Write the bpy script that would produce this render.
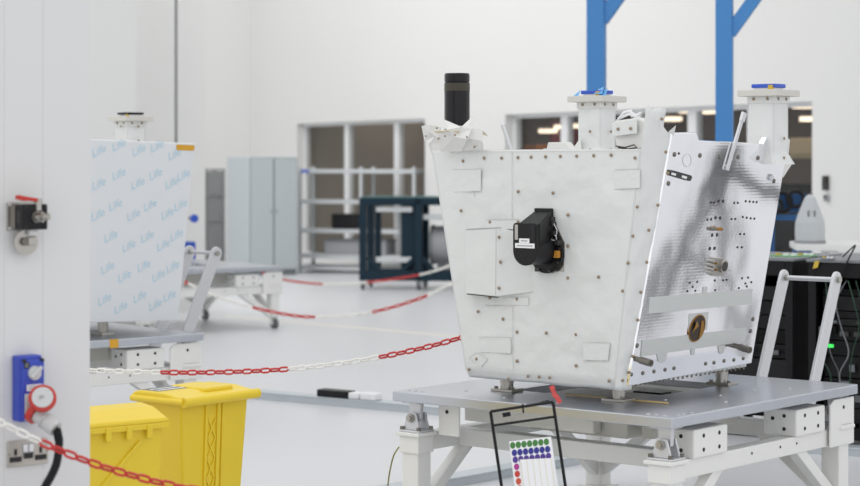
import bpy, bmesh, math, random
from mathutils import Vector, Matrix, noise
R = math.radians
random.seed(4)
sc = bpy.context.scene
col = sc.collection
for o in list(bpy.data.objects):
    bpy.data.objects.remove(o)

# ---------------------------------------------------------------- camera, world, lights, exposure
CAMZ = 1.7
F = 2000.0                      # focal length in pixels of the 860x486 frame
cd = bpy.data.cameras.new('camera')
cam = bpy.data.objects.new('camera', cd)
col.objects.link(cam)
cam.location = (0, 0, CAMZ)
cam.rotation_euler = (R(90), 0, 0)
cd.sensor_width = 36
cd.lens = F / 860 * 36
cd.shift_y = -83 / 860
cd.clip_end = 200
cd.dof.use_dof = True
cd.dof.focus_distance = 8.9
cd.dof.aperture_fstop = 3.0
sc.camera = cam

w = bpy.data.worlds.new('world')
sc.world = w
w.use_nodes = True
w.node_tree.nodes['Background'].inputs[0].default_value = (0.985, 0.99, 1.0, 1)
w.node_tree.nodes['Background'].inputs[1].default_value = 0.80

def area(name, loc, sx, sy, power, target=None, colr=(1, 0.985, 0.96)):
    l = bpy.data.lights.new(name, 'AREA')
    l.shape = 'RECTANGLE'
    l.size = sx
    l.size_y = sy
    l.energy = power
    l.color = colr
    o = bpy.data.objects.new(name, l)
    col.objects.link(o)
    o.location = loc
    if target:
        o.rotation_euler = (Vector(target) - Vector(loc)).to_track_quat('-Z', 'Y').to_euler()
    return o
area('ceiling_light_bank', (-3.0, 7.0, 7.5), 7, 5, 90, (0.2, 9.5, 0.8))
area('ceiling_light_bank', (-4.5, 24.0, 8.5), 9, 8, 270, (-4.5, 28.5, 1.0))

sc.view_settings.view_transform = 'Standard'
sc.view_settings.look = 'None'
sc.view_settings.gamma = 1
sc.view_settings.exposure = 0.43
sc.view_settings.use_curve_mapping = False

# ---------------------------------------------------------------- materials
def lin(c):
    return tuple(((x / 255) / 12.92 if x / 255 <= 0.04045 else (((x / 255) + 0.055) / 1.055) ** 2.4) for x in c)

MATS = {}
def mat(name, rgb, rough=0.5, metal=0.0, var=0.0, vscale=8, bump=0.0, bscale=40, coat=0.0, emis=None, stretch=None, spec=0.5, alpha=None):
    m = bpy.data.materials.new(name)
    m.use_nodes = True
    nt = m.node_tree
    b = nt.nodes['Principled BSDF']
    c = lin(rgb)
    b.inputs['Base Color'].default_value = (*c, 1)
    b.inputs['Roughness'].default_value = rough
    b.inputs['Metallic'].default_value = metal
    b.inputs['Coat Weight'].default_value = coat
    b.inputs['Specular IOR Level'].default_value = spec
    if emis:
        b.inputs['Emission Color'].default_value = (*lin(emis[0]), 1)
        b.inputs['Emission Strength'].default_value = emis[1]
    if var or bump:
        tc = nt.nodes.new('ShaderNodeTexCoord')
        mp = nt.nodes.new('ShaderNodeMapping')
        nt.links.new(tc.outputs['Object'], mp.inputs[0])
        if stretch:
            mp.inputs['Scale'].default_value = stretch
    if var:
        n = nt.nodes.new('ShaderNodeTexNoise')
        n.inputs['Scale'].default_value = vscale
        n.inputs['Detail'].default_value = 4
        nt.links.new(mp.outputs[0], n.inputs['Vector'])
        r = nt.nodes.new('ShaderNodeMixRGB')
        r.inputs[1].default_value = (*[x * (1 - var) for x in c], 1)
        r.inputs[2].default_value = (*[min(1, x * (1 + var)) for x in c], 1)
        nt.links.new(n.outputs['Fac'], r.inputs[0])
        nt.links.new(r.outputs[0], b.inputs['Base Color'])
    if bump:
        n2 = nt.nodes.new('ShaderNodeTexNoise')
        n2.inputs['Scale'].default_value = bscale
        n2.inputs['Detail'].default_value = 3
        nt.links.new(mp.outputs[0], n2.inputs['Vector'])
        bp = nt.nodes.new('ShaderNodeBump')
        bp.inputs['Strength'].default_value = bump
        bp.inputs['Distance'].default_value = 0.02
        nt.links.new(n2.outputs['Fac'], bp.inputs['Height'])
        nt.links.new(bp.outputs[0], b.inputs['Normal'])
    MATS[name] = m
    return m

mat('wall', (225, 225, 223), 0.55, var=0.015, vscale=0.6)
mat('wall_near', (216, 216, 216), 0.5, var=0.015, vscale=0.8)
mat('wall_seam', (232, 232, 231), 0.5)
mat('floor', (209, 210, 213), 0.32, var=0.02, vscale=0.7)
mat('tape_line', (226, 220, 204), 0.5)
mat('white_paint', (228, 228, 225), 0.4, var=0.012, vscale=5)
mat('cream_paint', (222, 220, 212), 0.5)
mat('frame_white', (226, 227, 228), 0.45)
mat('alu', (188, 192, 199), 0.3, 0.88, var=0.05, vscale=6, stretch=(1, 8, 1))
mat('alu_satin', (210, 211, 214), 0.42, 0.6)
mat('steel', (175, 172, 166), 0.3, 1.0, var=0.05, vscale=20)
mat('outlet_steel', (188, 184, 176), 0.35, 0.8)
mat('steel_dark', (120, 116, 110), 0.4, 0.9)
mat('bolt_dark', (70, 68, 66), 0.45, 0.6)
mat('hole', (38, 37, 38), 0.7)
mat('rivet', (150, 132, 112), 0.45, 0.3)
mat('rivet_core', (196, 180, 158), 0.4, 0.2)
mat('blanket', (216, 218, 217), 0.46, var=0.02, vscale=7, bump=0.5, bscale=7, spec=0.45)
mat('blanket_fold', (216, 216, 213), 0.45, bump=0.25, bscale=14)
mat('blanket_under', (205, 196, 172), 0.5, 0.2)
mat('tape', (215, 217, 216), 0.5, bump=0.2, bscale=30)
mat('stitch', (196, 196, 194), 0.6)
mat('grey_tape', (196, 199, 197), 0.55)
mat('black', (17, 17, 20), 0.4, var=0.1, vscale=10, spec=0.3)
mat('black_gloss', (11, 11, 15), 0.2, spec=0.35)
mat('tube_band', (62, 58, 48), 0.45, 0.2, var=0.15, vscale=10)
mat('black_rubber', (24, 25, 28), 0.6, spec=0.3)
mat('sticker', (232, 232, 234), 0.5)
mat('print_grey', (150, 152, 156), 0.6)
mat('gold', (150, 106, 34), 0.35, 0.6)
mat('amber_dark', (44, 28, 12), 0.3, 0.3, var=0.6, vscale=30)
mat('orange_connector', (190, 130, 45), 0.5)
mat('cover_blue', (44, 84, 190), 0.45)
mat('cover_cyan', (90, 160, 215), 0.35)
mat('cap_plate', (200, 197, 191), 0.5)
mat('column_blue', (62, 128, 190), 0.5)
mat('stand_blue', (44, 86, 132), 0.5, spec=0.3)
mat('socket_blue', (52, 72, 178), 0.4)
mat('plug_red', (190, 48, 38), 0.4)
mat('plug_grey', (198, 199, 199), 0.45)
mat('chain_red', (196, 44, 40), 0.42)
mat('chain_white', (236, 234, 228), 0.42)
mat('bin_yellow', (228, 199, 46), 0.42, var=0.03, vscale=4)
mat('film_print', (182, 212, 228), 0.6)
mat('film', (222, 225, 228), 0.35, bump=0.05, bscale=6)
mat('film_yellow', (214, 160, 40), 0.5)
mat('cabinet_grey', (180, 187, 190), 0.5)
mat('cabinet_seam', (120, 126, 130), 0.6)
mat('shelf_grey', (192, 196, 198), 0.5)
mat('wire_grey', (158, 160, 160), 0.5, 0.3)
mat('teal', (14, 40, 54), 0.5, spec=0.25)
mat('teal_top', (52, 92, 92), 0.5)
mat('trunking', (190, 197, 202), 0.4, 0.4, var=0.06, vscale=8)
mat('adj_wall', (150, 138, 124), 0.7, var=0.1, vscale=1)
mat('adj_dark', (120, 112, 108), 0.7)
mat('adj_brown', (150, 124, 98), 0.7, var=0.12, vscale=2)
mat('adj_red', (120, 44, 50), 0.7)
mat('adj_cream', (196, 180, 150), 0.7)
mat('adj_orange', (200, 130, 70), 0.6)
mat('lamp', (255, 240, 215), 0.5, emis=((255, 232, 205), 1.4))
mat('pipe_dark', (128, 130, 132), 0.5)
mat('rack_black', (14, 14, 17), 0.45, spec=0.25)
mat('rack_inner', (8, 8, 10), 0.6, spec=0.2)
mat('rack_top', (120, 124, 128), 0.5)
mat('led_green', (60, 220, 90), 0.5, emis=((60, 220, 90), 0.8))
mat('board_green', (120, 178, 120), 0.5)
mat('cable_green', (40, 70, 52), 0.5)
mat('cable_grey', (92, 94, 98), 0.5)
mat('cable_earth', (120, 118, 50), 0.5)
mat('brass', (200, 170, 70), 0.4, 0.4)
mat('strap_yellow', (196, 170, 116), 0.6)
mat('ribbon_red', (205, 80, 78), 0.6)
mat('paper', (240, 240, 242), 0.6)
mat('paper_line', (224, 218, 190), 0.6)
for nm, c in (('dot_green', (70, 128, 66)), ('dot_blue', (52, 54, 140)), ('dot_purple', (84, 58, 142)),
              ('dot_magenta', (172, 62, 140)), ('dot_red', (196, 62, 54)), ('dot_orange', (200, 84, 58))):
    mat(nm, c, 0.6)
mat('sign_blue', (44, 82, 180), 0.5)

# reflective honeycomb panel: metallic with fine horizontal ribs and soft waviness
def silver_panel():
    m = mat('silver_panel', (247, 247, 250), 0.095, 0.94)
    nt = m.node_tree
    b = nt.nodes['Principled BSDF']
    tc = nt.nodes.new('ShaderNodeTexCoord')
    n1 = nt.nodes.new('ShaderNodeTexNoise'); n1.inputs['Scale'].default_value = 2.2; n1.inputs['Detail'].default_value = 1.5
    n3 = nt.nodes.new('ShaderNodeTexNoise'); n3.inputs['Scale'].default_value = 60; n3.inputs['Detail'].default_value = 2
    wv = nt.nodes.new('ShaderNodeTexWave'); wv.bands_direction = 'Z'; wv.inputs['Scale'].default_value = 22; wv.inputs['Distortion'].default_value = 0.6
    for n in (n1, n3, wv):
        nt.links.new(tc.outputs['Object'], n.inputs['Vector'])
    b1 = nt.nodes.new('ShaderNodeBump'); b1.inputs['Strength'].default_value = 0.16; b1.inputs['Distance'].default_value = 0.05
    b2 = nt.nodes.new('ShaderNodeBump'); b2.inputs['Strength'].default_value = 0.012; b2.inputs['Distance'].default_value = 0.002
    b3 = nt.nodes.new('ShaderNodeBump'); b3.inputs['Strength'].default_value = 0.015; b3.inputs['Distance'].default_value = 0.004
    nt.links.new(n1.outputs['Fac'], b1.inputs['Height'])
    nt.links.new(wv.outputs['Fac'], b2.inputs['Height'])
    nt.links.new(n3.outputs['Fac'], b3.inputs['Height'])
    nt.links.new(b1.outputs[0], b2.inputs['Normal'])
    nt.links.new(b2.outputs[0], b3.inputs['Normal'])
    nt.links.new(b3.outputs[0], b.inputs['Normal'])
silver_panel()

def glass_mat():
    m = bpy.data.materials.new('window_glass'); m.use_nodes = True
    nt = m.node_tree
    nt.nodes.remove(nt.nodes['Principled BSDF'])
    out = nt.nodes['Material Output']
    tr = nt.nodes.new('ShaderNodeBsdfTransparent'); tr.inputs[0].default_value = (0.86, 0.87, 0.87, 1)
    gl = nt.nodes.new('ShaderNodeBsdfGlossy'); gl.inputs['Roughness'].default_value = 0.03
    lw = nt.nodes.new('ShaderNodeLayerWeight'); pw = nt.nodes.new('ShaderNodeMath'); pw.operation = 'POWER'; pw.inputs[1].default_value = 3
    fr = nt.nodes.new('ShaderNodeMath'); fr.operation = 'MULTIPLY'; fr.inputs[1].default_value = 0.25
    nt.links.new(lw.outputs['Facing'], pw.inputs[0]); nt.links.new(pw.outputs[0], fr.inputs[0])
    mx = nt.nodes.new('ShaderNodeMixShader')
    nt.links.new(fr.outputs[0], mx.inputs[0]); nt.links.new(tr.outputs[0], mx.inputs[1]); nt.links.new(gl.outputs[0], mx.inputs[2])
    nt.links.new(mx.outputs[0], out.inputs[0])
    MATS['window_glass'] = m
    m2 = m.copy(); m2.name = 'clear_sheet'; m2.node_tree.nodes['Transparent BSDF'].inputs[0].default_value = (.93, .94, .94, 1); MATS['clear_sheet'] = m2
glass_mat()

# ---------------------------------------------------------------- helpers
class MB:
    def __init__(s):
        s.v = []; s.f = []
    def add(s, vs, fs):
        n = len(s.v)
        s.v += [tuple(v) for v in vs]
        s.f += [tuple(i + n for i in f) for f in fs]
        return s
    def box(s, x0, x1, y0, y1, z0, z1, M=None):
        vs = [Vector((x, y, z)) for z in (z0, z1) for y in (y0, y1) for x in (x0, x1)]
        if M: vs = [M @ v for v in vs]
        return s.add(vs, [(0, 2, 3, 1), (4, 5, 7, 6), (0, 1, 5, 4), (2, 6, 7, 3), (0, 4, 6, 2), (1, 3, 7, 5)])
    def bar(s, p0, p1, w, h, up=(0, 0, 1)):
        p0, p1 = Vector(p0), Vector(p1)
        d = (p1 - p0); L = d.length; d.normalize()
        side = d.cross(Vector(up))
        if side.length < 1e-4: side = d.cross(Vector((0, 1, 0)))
        side.normalize(); u = side.cross(d)
        M = Matrix((( side.x, d.x, u.x, p0.x), (side.y, d.y, u.y, p0.y), (side.z, d.z, u.z, p0.z), (0, 0, 0, 1)))
        return s.box(-w / 2, w / 2, 0, L, -h / 2, h / 2, M)
    def cyl(s, p0, p1, r0, r1=None, n=16, caps=True):
        p0, p1 = Vector(p0), Vector(p1)
        r1 = r0 if r1 is None else r1
        d = (p1 - p0).normalized()
        a = d.orthogonal().normalized(); b = d.cross(a)
        vs = []
        for p, r in ((p0, r0), (p1, r1)):
            for i in range(n):
                t = 2 * math.pi * i / n
                vs.append(p + a * (r * math.cos(t)) + b * (r * math.sin(t)))
        fs = [(i, (i + 1) % n, n + (i + 1) % n, n + i) for i in range(n)]
        if caps:
            fs += [tuple(reversed(range(n))), tuple(range(n, 2 * n))]
        return s.add(vs, fs)
    def prism(s, pts, ext):
        pts = [Vector(p) for p in pts]; e = Vector(ext); n = len(pts)
        nor = Vector((0, 0, 0))
        for i in range(n):
            nor += (pts[i] - pts[0]).cross(pts[(i + 1) % n] - pts[0])
        if nor.dot(e) < 0: pts = pts[::-1]
        vs = pts + [p + e for p in pts]
        fs = [tuple(reversed(range(n))), tuple(range(n, 2 * n))]
        fs += [(i, (i + 1) % n, n + (i + 1) % n, n + i) for i in range(n)]
        return s.add(vs, fs)
    def tube(s, path, r, n=8, closed=False):
        P = [Vector(p) for p in path]; m = len(P)
        vs = []; prev = None
        for i in range(m):
            if closed: t = P[(i + 1) % m] - P[i - 1]
            else: t = P[min(i + 1, m - 1)] - P[max(i - 1, 0)]
            t.normalize()
            a = t.orthogonal().normalized() if prev is None else (prev - t * prev.dot(t)).normalized()
            prev = a; b = t.cross(a)
            rr = r(i) if callable(r) else r
            for k in range(n):
                q = 2 * math.pi * k / n
                vs.append(P[i] + a * (rr * math.cos(q)) + b * (rr * math.sin(q)))
        fs = []
        for i in range(m if closed else m - 1):
            j = (i + 1) % m
            for k in range(n):
                fs.append((i * n + k, i * n + (k + 1) % n, j * n + (k + 1) % n, j * n + k))
        if not closed:
            fs += [tuple(reversed(range(n))), tuple(range((m - 1) * n, m * n))]
        return s.add(vs, fs)
    def lathe(s, prof, c=(0, 0, 0), n=24, axis='Z'):
        c = Vector(c); vs = []
        for r, z in prof:
            for i in range(n):
                t = 2 * math.pi * i / n
                p = Vector((r * math.cos(t), r * math.sin(t), z))
                if axis == 'Y': p = Vector((p.x, p.z, -p.y))
                vs.append(c + p)
        fs = []
        for j in range(len(prof) - 1):
            for i in range(n):
                fs.append((j * n + i, j * n + (i + 1) % n, (j + 1) * n + (i + 1) % n, (j + 1) * n + i))
        fs += [tuple(reversed(range(n))), tuple(range((len(prof) - 1) * n, len(prof) * n))]
        return s.add(vs, fs)
    def grid(s, fn, nu, nv):
        vs = [fn(i / nu, j / nv) for j in range(nv + 1) for i in range(nu + 1)]
        fs = [(j * (nu + 1) + i, j * (nu + 1) + i + 1, (j + 1) * (nu + 1) + i + 1, (j + 1) * (nu + 1) + i) for j in range(nv) for i in range(nu)]
        return s.add(vs, fs)
    def mesh(s, name, m, smooth=False):
        me = bpy.data.meshes.new(name)
        me.from_pydata(s.v, [], s.f)
        me.update()
        me.materials.append(MATS[m])
        if smooth:
            for p in me.polygons: p.use_smooth = True
            if smooth != 'all':
                try: me.set_sharp_from_angle(angle=R(38))
                except Exception: pass
        return me
    def build(s, name, m, parent=None, smooth=False, bevel=0, label=None, loc=None):
        o = bpy.data.objects.new(name, s.mesh(name, m, smooth))
        col.objects.link(o)
        if parent: o.parent = parent
        if loc: o.location = loc
        if bevel:
            b = o.modifiers.new('bevel', 'BEVEL'); b.width = bevel; b.segments = 2; b.limit_method = 'ANGLE'
        if label: o['label'] = label
        return o

def box(name, m, x0, x1, y0, y1, z0, z1, parent=None, bevel=0, label=None):
    return MB().box(x0, x1, y0, y1, z0, z1).build(name, m, parent, bevel=bevel, label=label)
def link(name, me, parent, loc, rot=None):
    o = bpy.data.objects.new(name, me); col.objects.link(o); o.parent = parent; o.location = loc
    if rot is not None: o.rotation_euler = rot
    return o
def tag(o, label, cat, group=None, kind=None):
    o['label'] = label; o['category'] = cat
    if group: o['group'] = group
    if kind: o['kind'] = kind
    return o
def thing(name, label, cat, loc=(0, 0, 0), rz=0, group=None):
    o = bpy.data.objects.new(name, None); col.objects.link(o)
    o.empty_display_size = 0.1
    o.location = loc; o.rotation_euler = (0, 0, rz)
    return tag(o, label, cat, group)
def structure(o, label=None, cat=None):
    o['kind'] = 'structure'
    if label: o['label'] = label
    if cat: o['category'] = cat
    return o

class Fr:
    """a thing's own frame: where it stands and how it is turned"""
    def __init__(s, loc, rz):
        s.loc = Vector(loc); s.rz = rz
        s.M = Matrix.Translation(s.loc) @ Matrix.Rotation(rz, 4, 'Z'); s.I = s.M.inverted()
    def w(s, *p): return s.M @ Vector(p)
    def hit(s, px, py, p0, n):
        o = s.I @ Vector((0, 0, CAMZ))
        d = s.I.to_3x3() @ Vector(((px - 430) / F, 1, (160 - py) / F))
        n = Vector(n); t = (Vector(p0) - o).dot(n) / d.dot(n)
        return o + d * t
def at(px, py, depth):
    return Vector(((px - 430) / F * depth, depth, CAMZ + (160 - py) / F * depth))

# ================================================================ SETTING
structure(box('floor', 'floor', -14, 14, -3, 46, -0.1, 0), 'pale grey polished cleanroom floor', 'floor')

# near partition on the left
NW = Fr((-1.229, 6.4, 0), math.atan2(0.626, 0.78))
nw = thing('wall_left', 'pale grey panelled partition wall at the near left', 'wall', NW.loc, NW.rz)
structure(nw)
ends = [-3.2, NW.hit(4, 200, (0, 0, 0), (0, 1, 0)).x, NW.hit(43, 200, (0, 0, 0), (0, 1, 0)).x, NW.hit(90, 200, (0, 0, 0), (0, 1, 0)).x]
for a, b in zip(ends[:-1], ends[1:]):
    MB().box(a + 0.0006, b - 0.0006, 0, 0.12, 0, 4.6).build('wall_panel', 'wall_near', nw)
MB().box(ends[0], ends[-1] - 0.01, 0.0015, 0.11, 0, 4.6).build('panel_joint', 'wall_seam', nw)

# stepped partitions further back on the left
def slab(name, p, q, t, h, m='wall'):
    p, q = Vector((*p, 0)), Vector((*q, 0)); d = (q - p).normalized(); n = Vector((-d.y, d.x, 0)) * t
    mb = MB().prism([p, q, q + n, p + n], (0, 0, h))
    return structure(mb.build(name, m))
d2 = Vector((0.9, 0.436))
e = Vector(((205 - 430) / F * 22.5, 22.5))
s_ = e - d2 * 1.25
slab('wall_left_far', s_[:], e[:], 0.2, 7)
e0 = Vector(((136 - 430) / F * 20.5, 20.5))
slab('wall_left_middle', (e0 - d2 * 3.0)[:], e0[:], 0.2, 7)
pj = at(176, 100, 21.9)
structure(MB().cyl((pj.x, pj.y, 0.9), (pj.x, pj.y, 7), 0.016, n=10).build('trim_1', 'pipe_dark', smooth=True))

# end wall and window wall
cor = Vector((-3.27, 36.3))
slab('wall_end', (cor - d2 * 9)[:], cor[:], 0.3, 8)
wd = Vector((0.4317, -0.902))          # along the window wall towards the viewer
def wy(px):                            # depth of the window wall behind a column
    return 14.1 / ((px - 430) / F + 0.4785)
def wp(px):
    y = wy(px); return Vector(((px - 430) / F * y, y))
WW = Fr((cor.x, cor.y, 0), math.atan2(wd.y, wd.x))
def ws(px):
    return (wp(px) - cor).dot(wd)
WTOP, WBOT = 2.318, 0.08
ww = thing('wall_right', 'white window wall running along the back of the hall', 'wall', WW.loc, WW.rz)
structure(ww)
T = 0.24
segs = [(-0.2, ws(297)), (ws(425), ws(505)), (ws(812), ws(812) + 8)]
for a, b in segs:
    MB().box(a, b, 0, T, 0, 8).build('wall_pier', 'wall', ww)
for a, b in ((ws(297), ws(425)), (ws(505), ws(812))):
    MB().box(a, b, 0, T, WTOP, 8).build('wall_header', 'wall', ww)
    MB().box(a, b, 0, T, 0, WBOT).build('wall_sill', 'wall', ww)
def window(n, a, b, mull):
    t = thing('window_%d' % n, 'white-framed interior window in the back wall' if n == 1 else 'long white-framed interior window behind the blue columns', 'window', WW.loc, WW.rz)
    structure(t)
    fw = 0.07
    MB().box(a, a + fw, 0.13, 0.22, WBOT, WTOP).build('window_frame', 'frame_white', t)
    MB().box(b - fw, b, 0.13, 0.22, WBOT, WTOP).build('window_frame', 'frame_white', t)
    MB().box(a + fw, b - fw, 0.13, 0.22, WTOP - 0.05, WTOP).build('window_frame', 'frame_white', t)
    MB().box(a + fw, b - fw, 0.13, 0.22, WBOT, WBOT + 0.06).build('window_frame', 'frame_white', t)
    xs = [a + fw]
    for m in mull:
        c = WW.hit(m, 160, (0, .175, 0), (0, 1, 0)).x
        MB().box(c - 0.09, c + 0.09, 0.13, 0.22, WBOT + 0.06, WTOP - 0.05).build('mullion', 'frame_white', t)
        xs += [c - 0.09, c + 0.09]
    xs.append(b - fw)
    for i in range(0, len(xs), 2):
        MB().box(xs[i], xs[i + 1], 0.17, 0.178, WBOT + 0.06, WTOP - 0.05).build('pane', 'window_glass', t)
window(1, ws(297), ws(425), [349, 399])
window(2, ws(505), ws(812), [567, 640, 695, 755])
# room behind the windows
adj = thing('wall_adjoining_room', 'dim brown room seen through the back windows', 'wall', WW.loc, WW.rz)
structure(adj)
xa, xb = 2.0, ws(812) + 6
MB().box(xa, xb, 4.2, 4.35, 0, 2.9).build('back_wall', 'adj_dark', adj)
MB().box(xa, xb, 0.25, 4.2, 2.75, 2.85).build('room_ceiling', 'adj_dark', adj)
MB().box(xa - 0.1, xa, 0.25, 4.2, 0, 2.9).build('room_side_wall', 'adj_wall', adj)
MB().box(xb, xb + 0.1, 0.25, 4.2, 0, 2.9).build('room_side_wall', 'adj_wall', adj)
def rb(name, m, label, cat, x0, x1, y0, y1, z0, z1, group=None):
    t = thing(name, label, cat, WW.w((x0 + x1) / 2, (y0 + y1) / 2, z0), WW.rz, group)
    wx, dy, h = (x1 - x0) / 2, (y1 - y0) / 2, z1 - z0
    MB().box(-wx, wx, -dy, dy, 0, h).build('body', m, t, bevel=0.01)
    n = max(1, round(2 * wx / 0.7))
    for k in range(n):
        MB().box(-wx + (k + 0.04) * 2 * wx / n, -wx + (k + 0.96) * 2 * wx / n, -dy - 0.02, -dy, 0.05, h - 0.05).build('door_leaf', m, t)
    return t
al = area('adjoining_room_light', WW.w(8.5, 1.9, 2.74), 17, 1.6, 70, colr=(1, .93, .85)); al.rotation_euler = (0, 0, WW.rz)
def wx(px, Y): return WW.hit(px, 160, (0, Y, 0), (0, 1, 0)).x
rb('brown_cupboard', 'adj_brown', 'brown cupboard behind the left window, seen above the shelving', 'cupboard', wx(318, 3.3), wx(334, 3.3), 3.3, 4.0, 0, 2.35)
rb('brown_cupboard', 'adj_wall', 'grey-brown cupboard behind the middle pane of the left window', 'cupboard', wx(362, 3.2), wx(392, 3.2), 3.2, 3.9, 0, 2.3)
rb('brown_cupboard', 'adj_brown', 'brown cupboard behind the left window, nearest the black tube', 'cupboard', wx(404, 3.2), wx(440, 3.2), 3.2, 3.9, 0, 1.9)
rb('maroon_cupboard', 'adj_red', 'dark maroon cupboard behind the window left of the capped pylon', 'cupboard', wx(551, 2.6), wx(562, 2.6), 2.6, 3.2, 0, 2.3)
rb('cream_cupboard', 'adj_cream', 'cream wall cupboard behind the window at the far right', 'cupboard', wx(789, 2.4), wx(815, 2.4), 2.4, 2.9, 1.72, 1.98)
rb('orange_crate', 'adj_orange', 'small orange crate inside the window beside the white block', 'crate', wx(524, 1.2), wx(536, 1.2), 1.2, 1.6, 0, 1.92)
def clamp(px, py, ydeep, wid, nm):
    p = WW.hit(px, py, (0, ydeep, 0), (0, 1, 0))
    t = thing('strip_lamp', nm, 'lamp', WW.w(p.x, p.y, p.z), WW.rz, 'lamps in the room behind the windows')
    MB().box(-wid / 2, wid / 2, -0.1, 0.1, -0.03, 0.03).build('diffuser', 'lamp', t)
    MB().box(-wid / 2 - 0.02, wid / 2 + 0.02, -0.12, 0.12, 0.03, 0.06).build('housing', 'adj_dark', t)
for px, py, wid, nm in ((548, 131, 0.5, 'glowing lamp behind the window beside the maroon cupboard'), (562, 127, 0.3, 'lower glowing lamp just left of the window mullion'),
                        (575, 126, 0.4, 'glowing lamp between mullion and capped pylon'), (672, 119, 0.4, 'low glowing lamp right of the tall corner blanket'),
                        (690, 111, 0.5, 'glowing lamp left of the rear mullion'), (706, 111.5, 0.35, 'glowing lamp between mullion and blue column'),
                        (806, 106, 0.6, 'upper glowing lamp at the right end of the window'), (811, 119, 0.4, 'lower glowing lamp at the right end of the window')):
    clamp(px, py, 2.3, wid * .5, nm)
# devices on the white wall at the right
for px, py, ww_, hh, m, nm, lab in ((827, 183, 0.08, 0.15, 'bolt_dark', 'card_reader', 'small black card reader on the white wall at right'),
                                    (828, 198, 0.06, 0.07, 'print_grey', 'wall_switch', 'small grey wall switch below the black card reader')):
    p = WW.hit(px, py, (0, 0, 0), (0, 1, 0))
    t = thing(nm, lab, 'wall device', WW.w(*p), WW.rz)
    MB().box(-ww_ / 2, ww_ / 2, -0.04, 0, -hh / 2, hh / 2).build('housing', m, t, bevel=0.008)
    MB().box(-ww_ / 3, ww_ / 3, -0.046, -0.04, 0, hh / 3).build('keypad', 'bolt_dark', t)

# floor tape line and cable trunking
def floor_strip(px0, py0, px1, py1, wdt):
    a = at(px0, py0, 2 * CAMZ * 1000 / (py0 - 160)); b = at(px1, py1, 2 * CAMZ * 1000 / (py1 - 160))
    return a, b
a, b = floor_strip(225, 316, 462, 337, 0.06)
d = (b - a).normalized(); n = Vector((-d.y, d.x, 0)) * 0.04
structure(MB().prism([(a - n).xy.to_3d(), (b - n).xy.to_3d(), (b + n).xy.to_3d(), (a + n).xy.to_3d()], (0, 0, 0.002)).build('trim_2', 'tape_line'))

def trunking(name, label, a, b, wdt, h):
    a = Vector((a[0], a[1], 0)); b = Vector((b[0], b[1], 0)); d = b - a; L = d.length
    t = thing(name, label, 'cable duct', a, math.atan2(d.y, d.x))
    MB().box(0, L, -wdt / 2, wdt / 2, 0, h * 0.8).build('channel', 'trunking', t)
    n = max(1, round(L / 1.5))
    for k in range(n):
        MB().box(k * L / n + 0.004, (k + 1) * L / n - 0.004, -wdt / 2 - 0.006, wdt / 2 + 0.006, h * 0.8, h).build('lid', 'trunking', t, bevel=0.004)
    return t
e1 = Vector((0.77, -0.638)); e2 = Vector((0.638, 0.77))
p1 = Vector((-1.32, 14.35)); p2 = p1 + Vector((0.82, -0.57)) * 1.75
trunking('cable_trunking', 'grey metal cable duct on the floor behind the yellow bins', p1 - Vector((0.82, -0.57)) * 0.6, p2, 0.12, 0.055)
q = at(468, 480, 10.62)
trunking('cable_trunking', 'grey metal cable duct passing under the near trolley', (q.x - 0.45, q.y - 0.55), (q.x + 0.95, q.y + 0.98), 0.12, 0.05)
q = at(820, 452, 11.62)
trunking('cable_trunking', 'short grey cable duct at the foot of the black racks', (q.x - 0.3, q.y + 0.1), (q.x + 0.7, q.y - 0.3), 0.12, 0.05)
# plug strip lying on the duct
c0 = p1 + Vector((0.82, -0.57)) * 0.68
t = thing('power_adapter', 'black and white power adapter lying on the floor duct', 'adapter', (c0.x + 0.0, c0.y, 0.055), math.atan2(-0.57, 0.82))
MB().box(0, 0.27, -0.05, 0.05, 0, 0.05).build('adapter_body', 'black', t, bevel=0.008)
MB().box(0.27, 0.36, -0.045, 0.045, 0, 0.045).build('plug', 'sticker', t, bevel=0.01)
MB().box(0.37, 0.5, -0.045, 0.045, 0, 0.05).build('plug', 'sticker', t, bevel=0.01)

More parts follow.
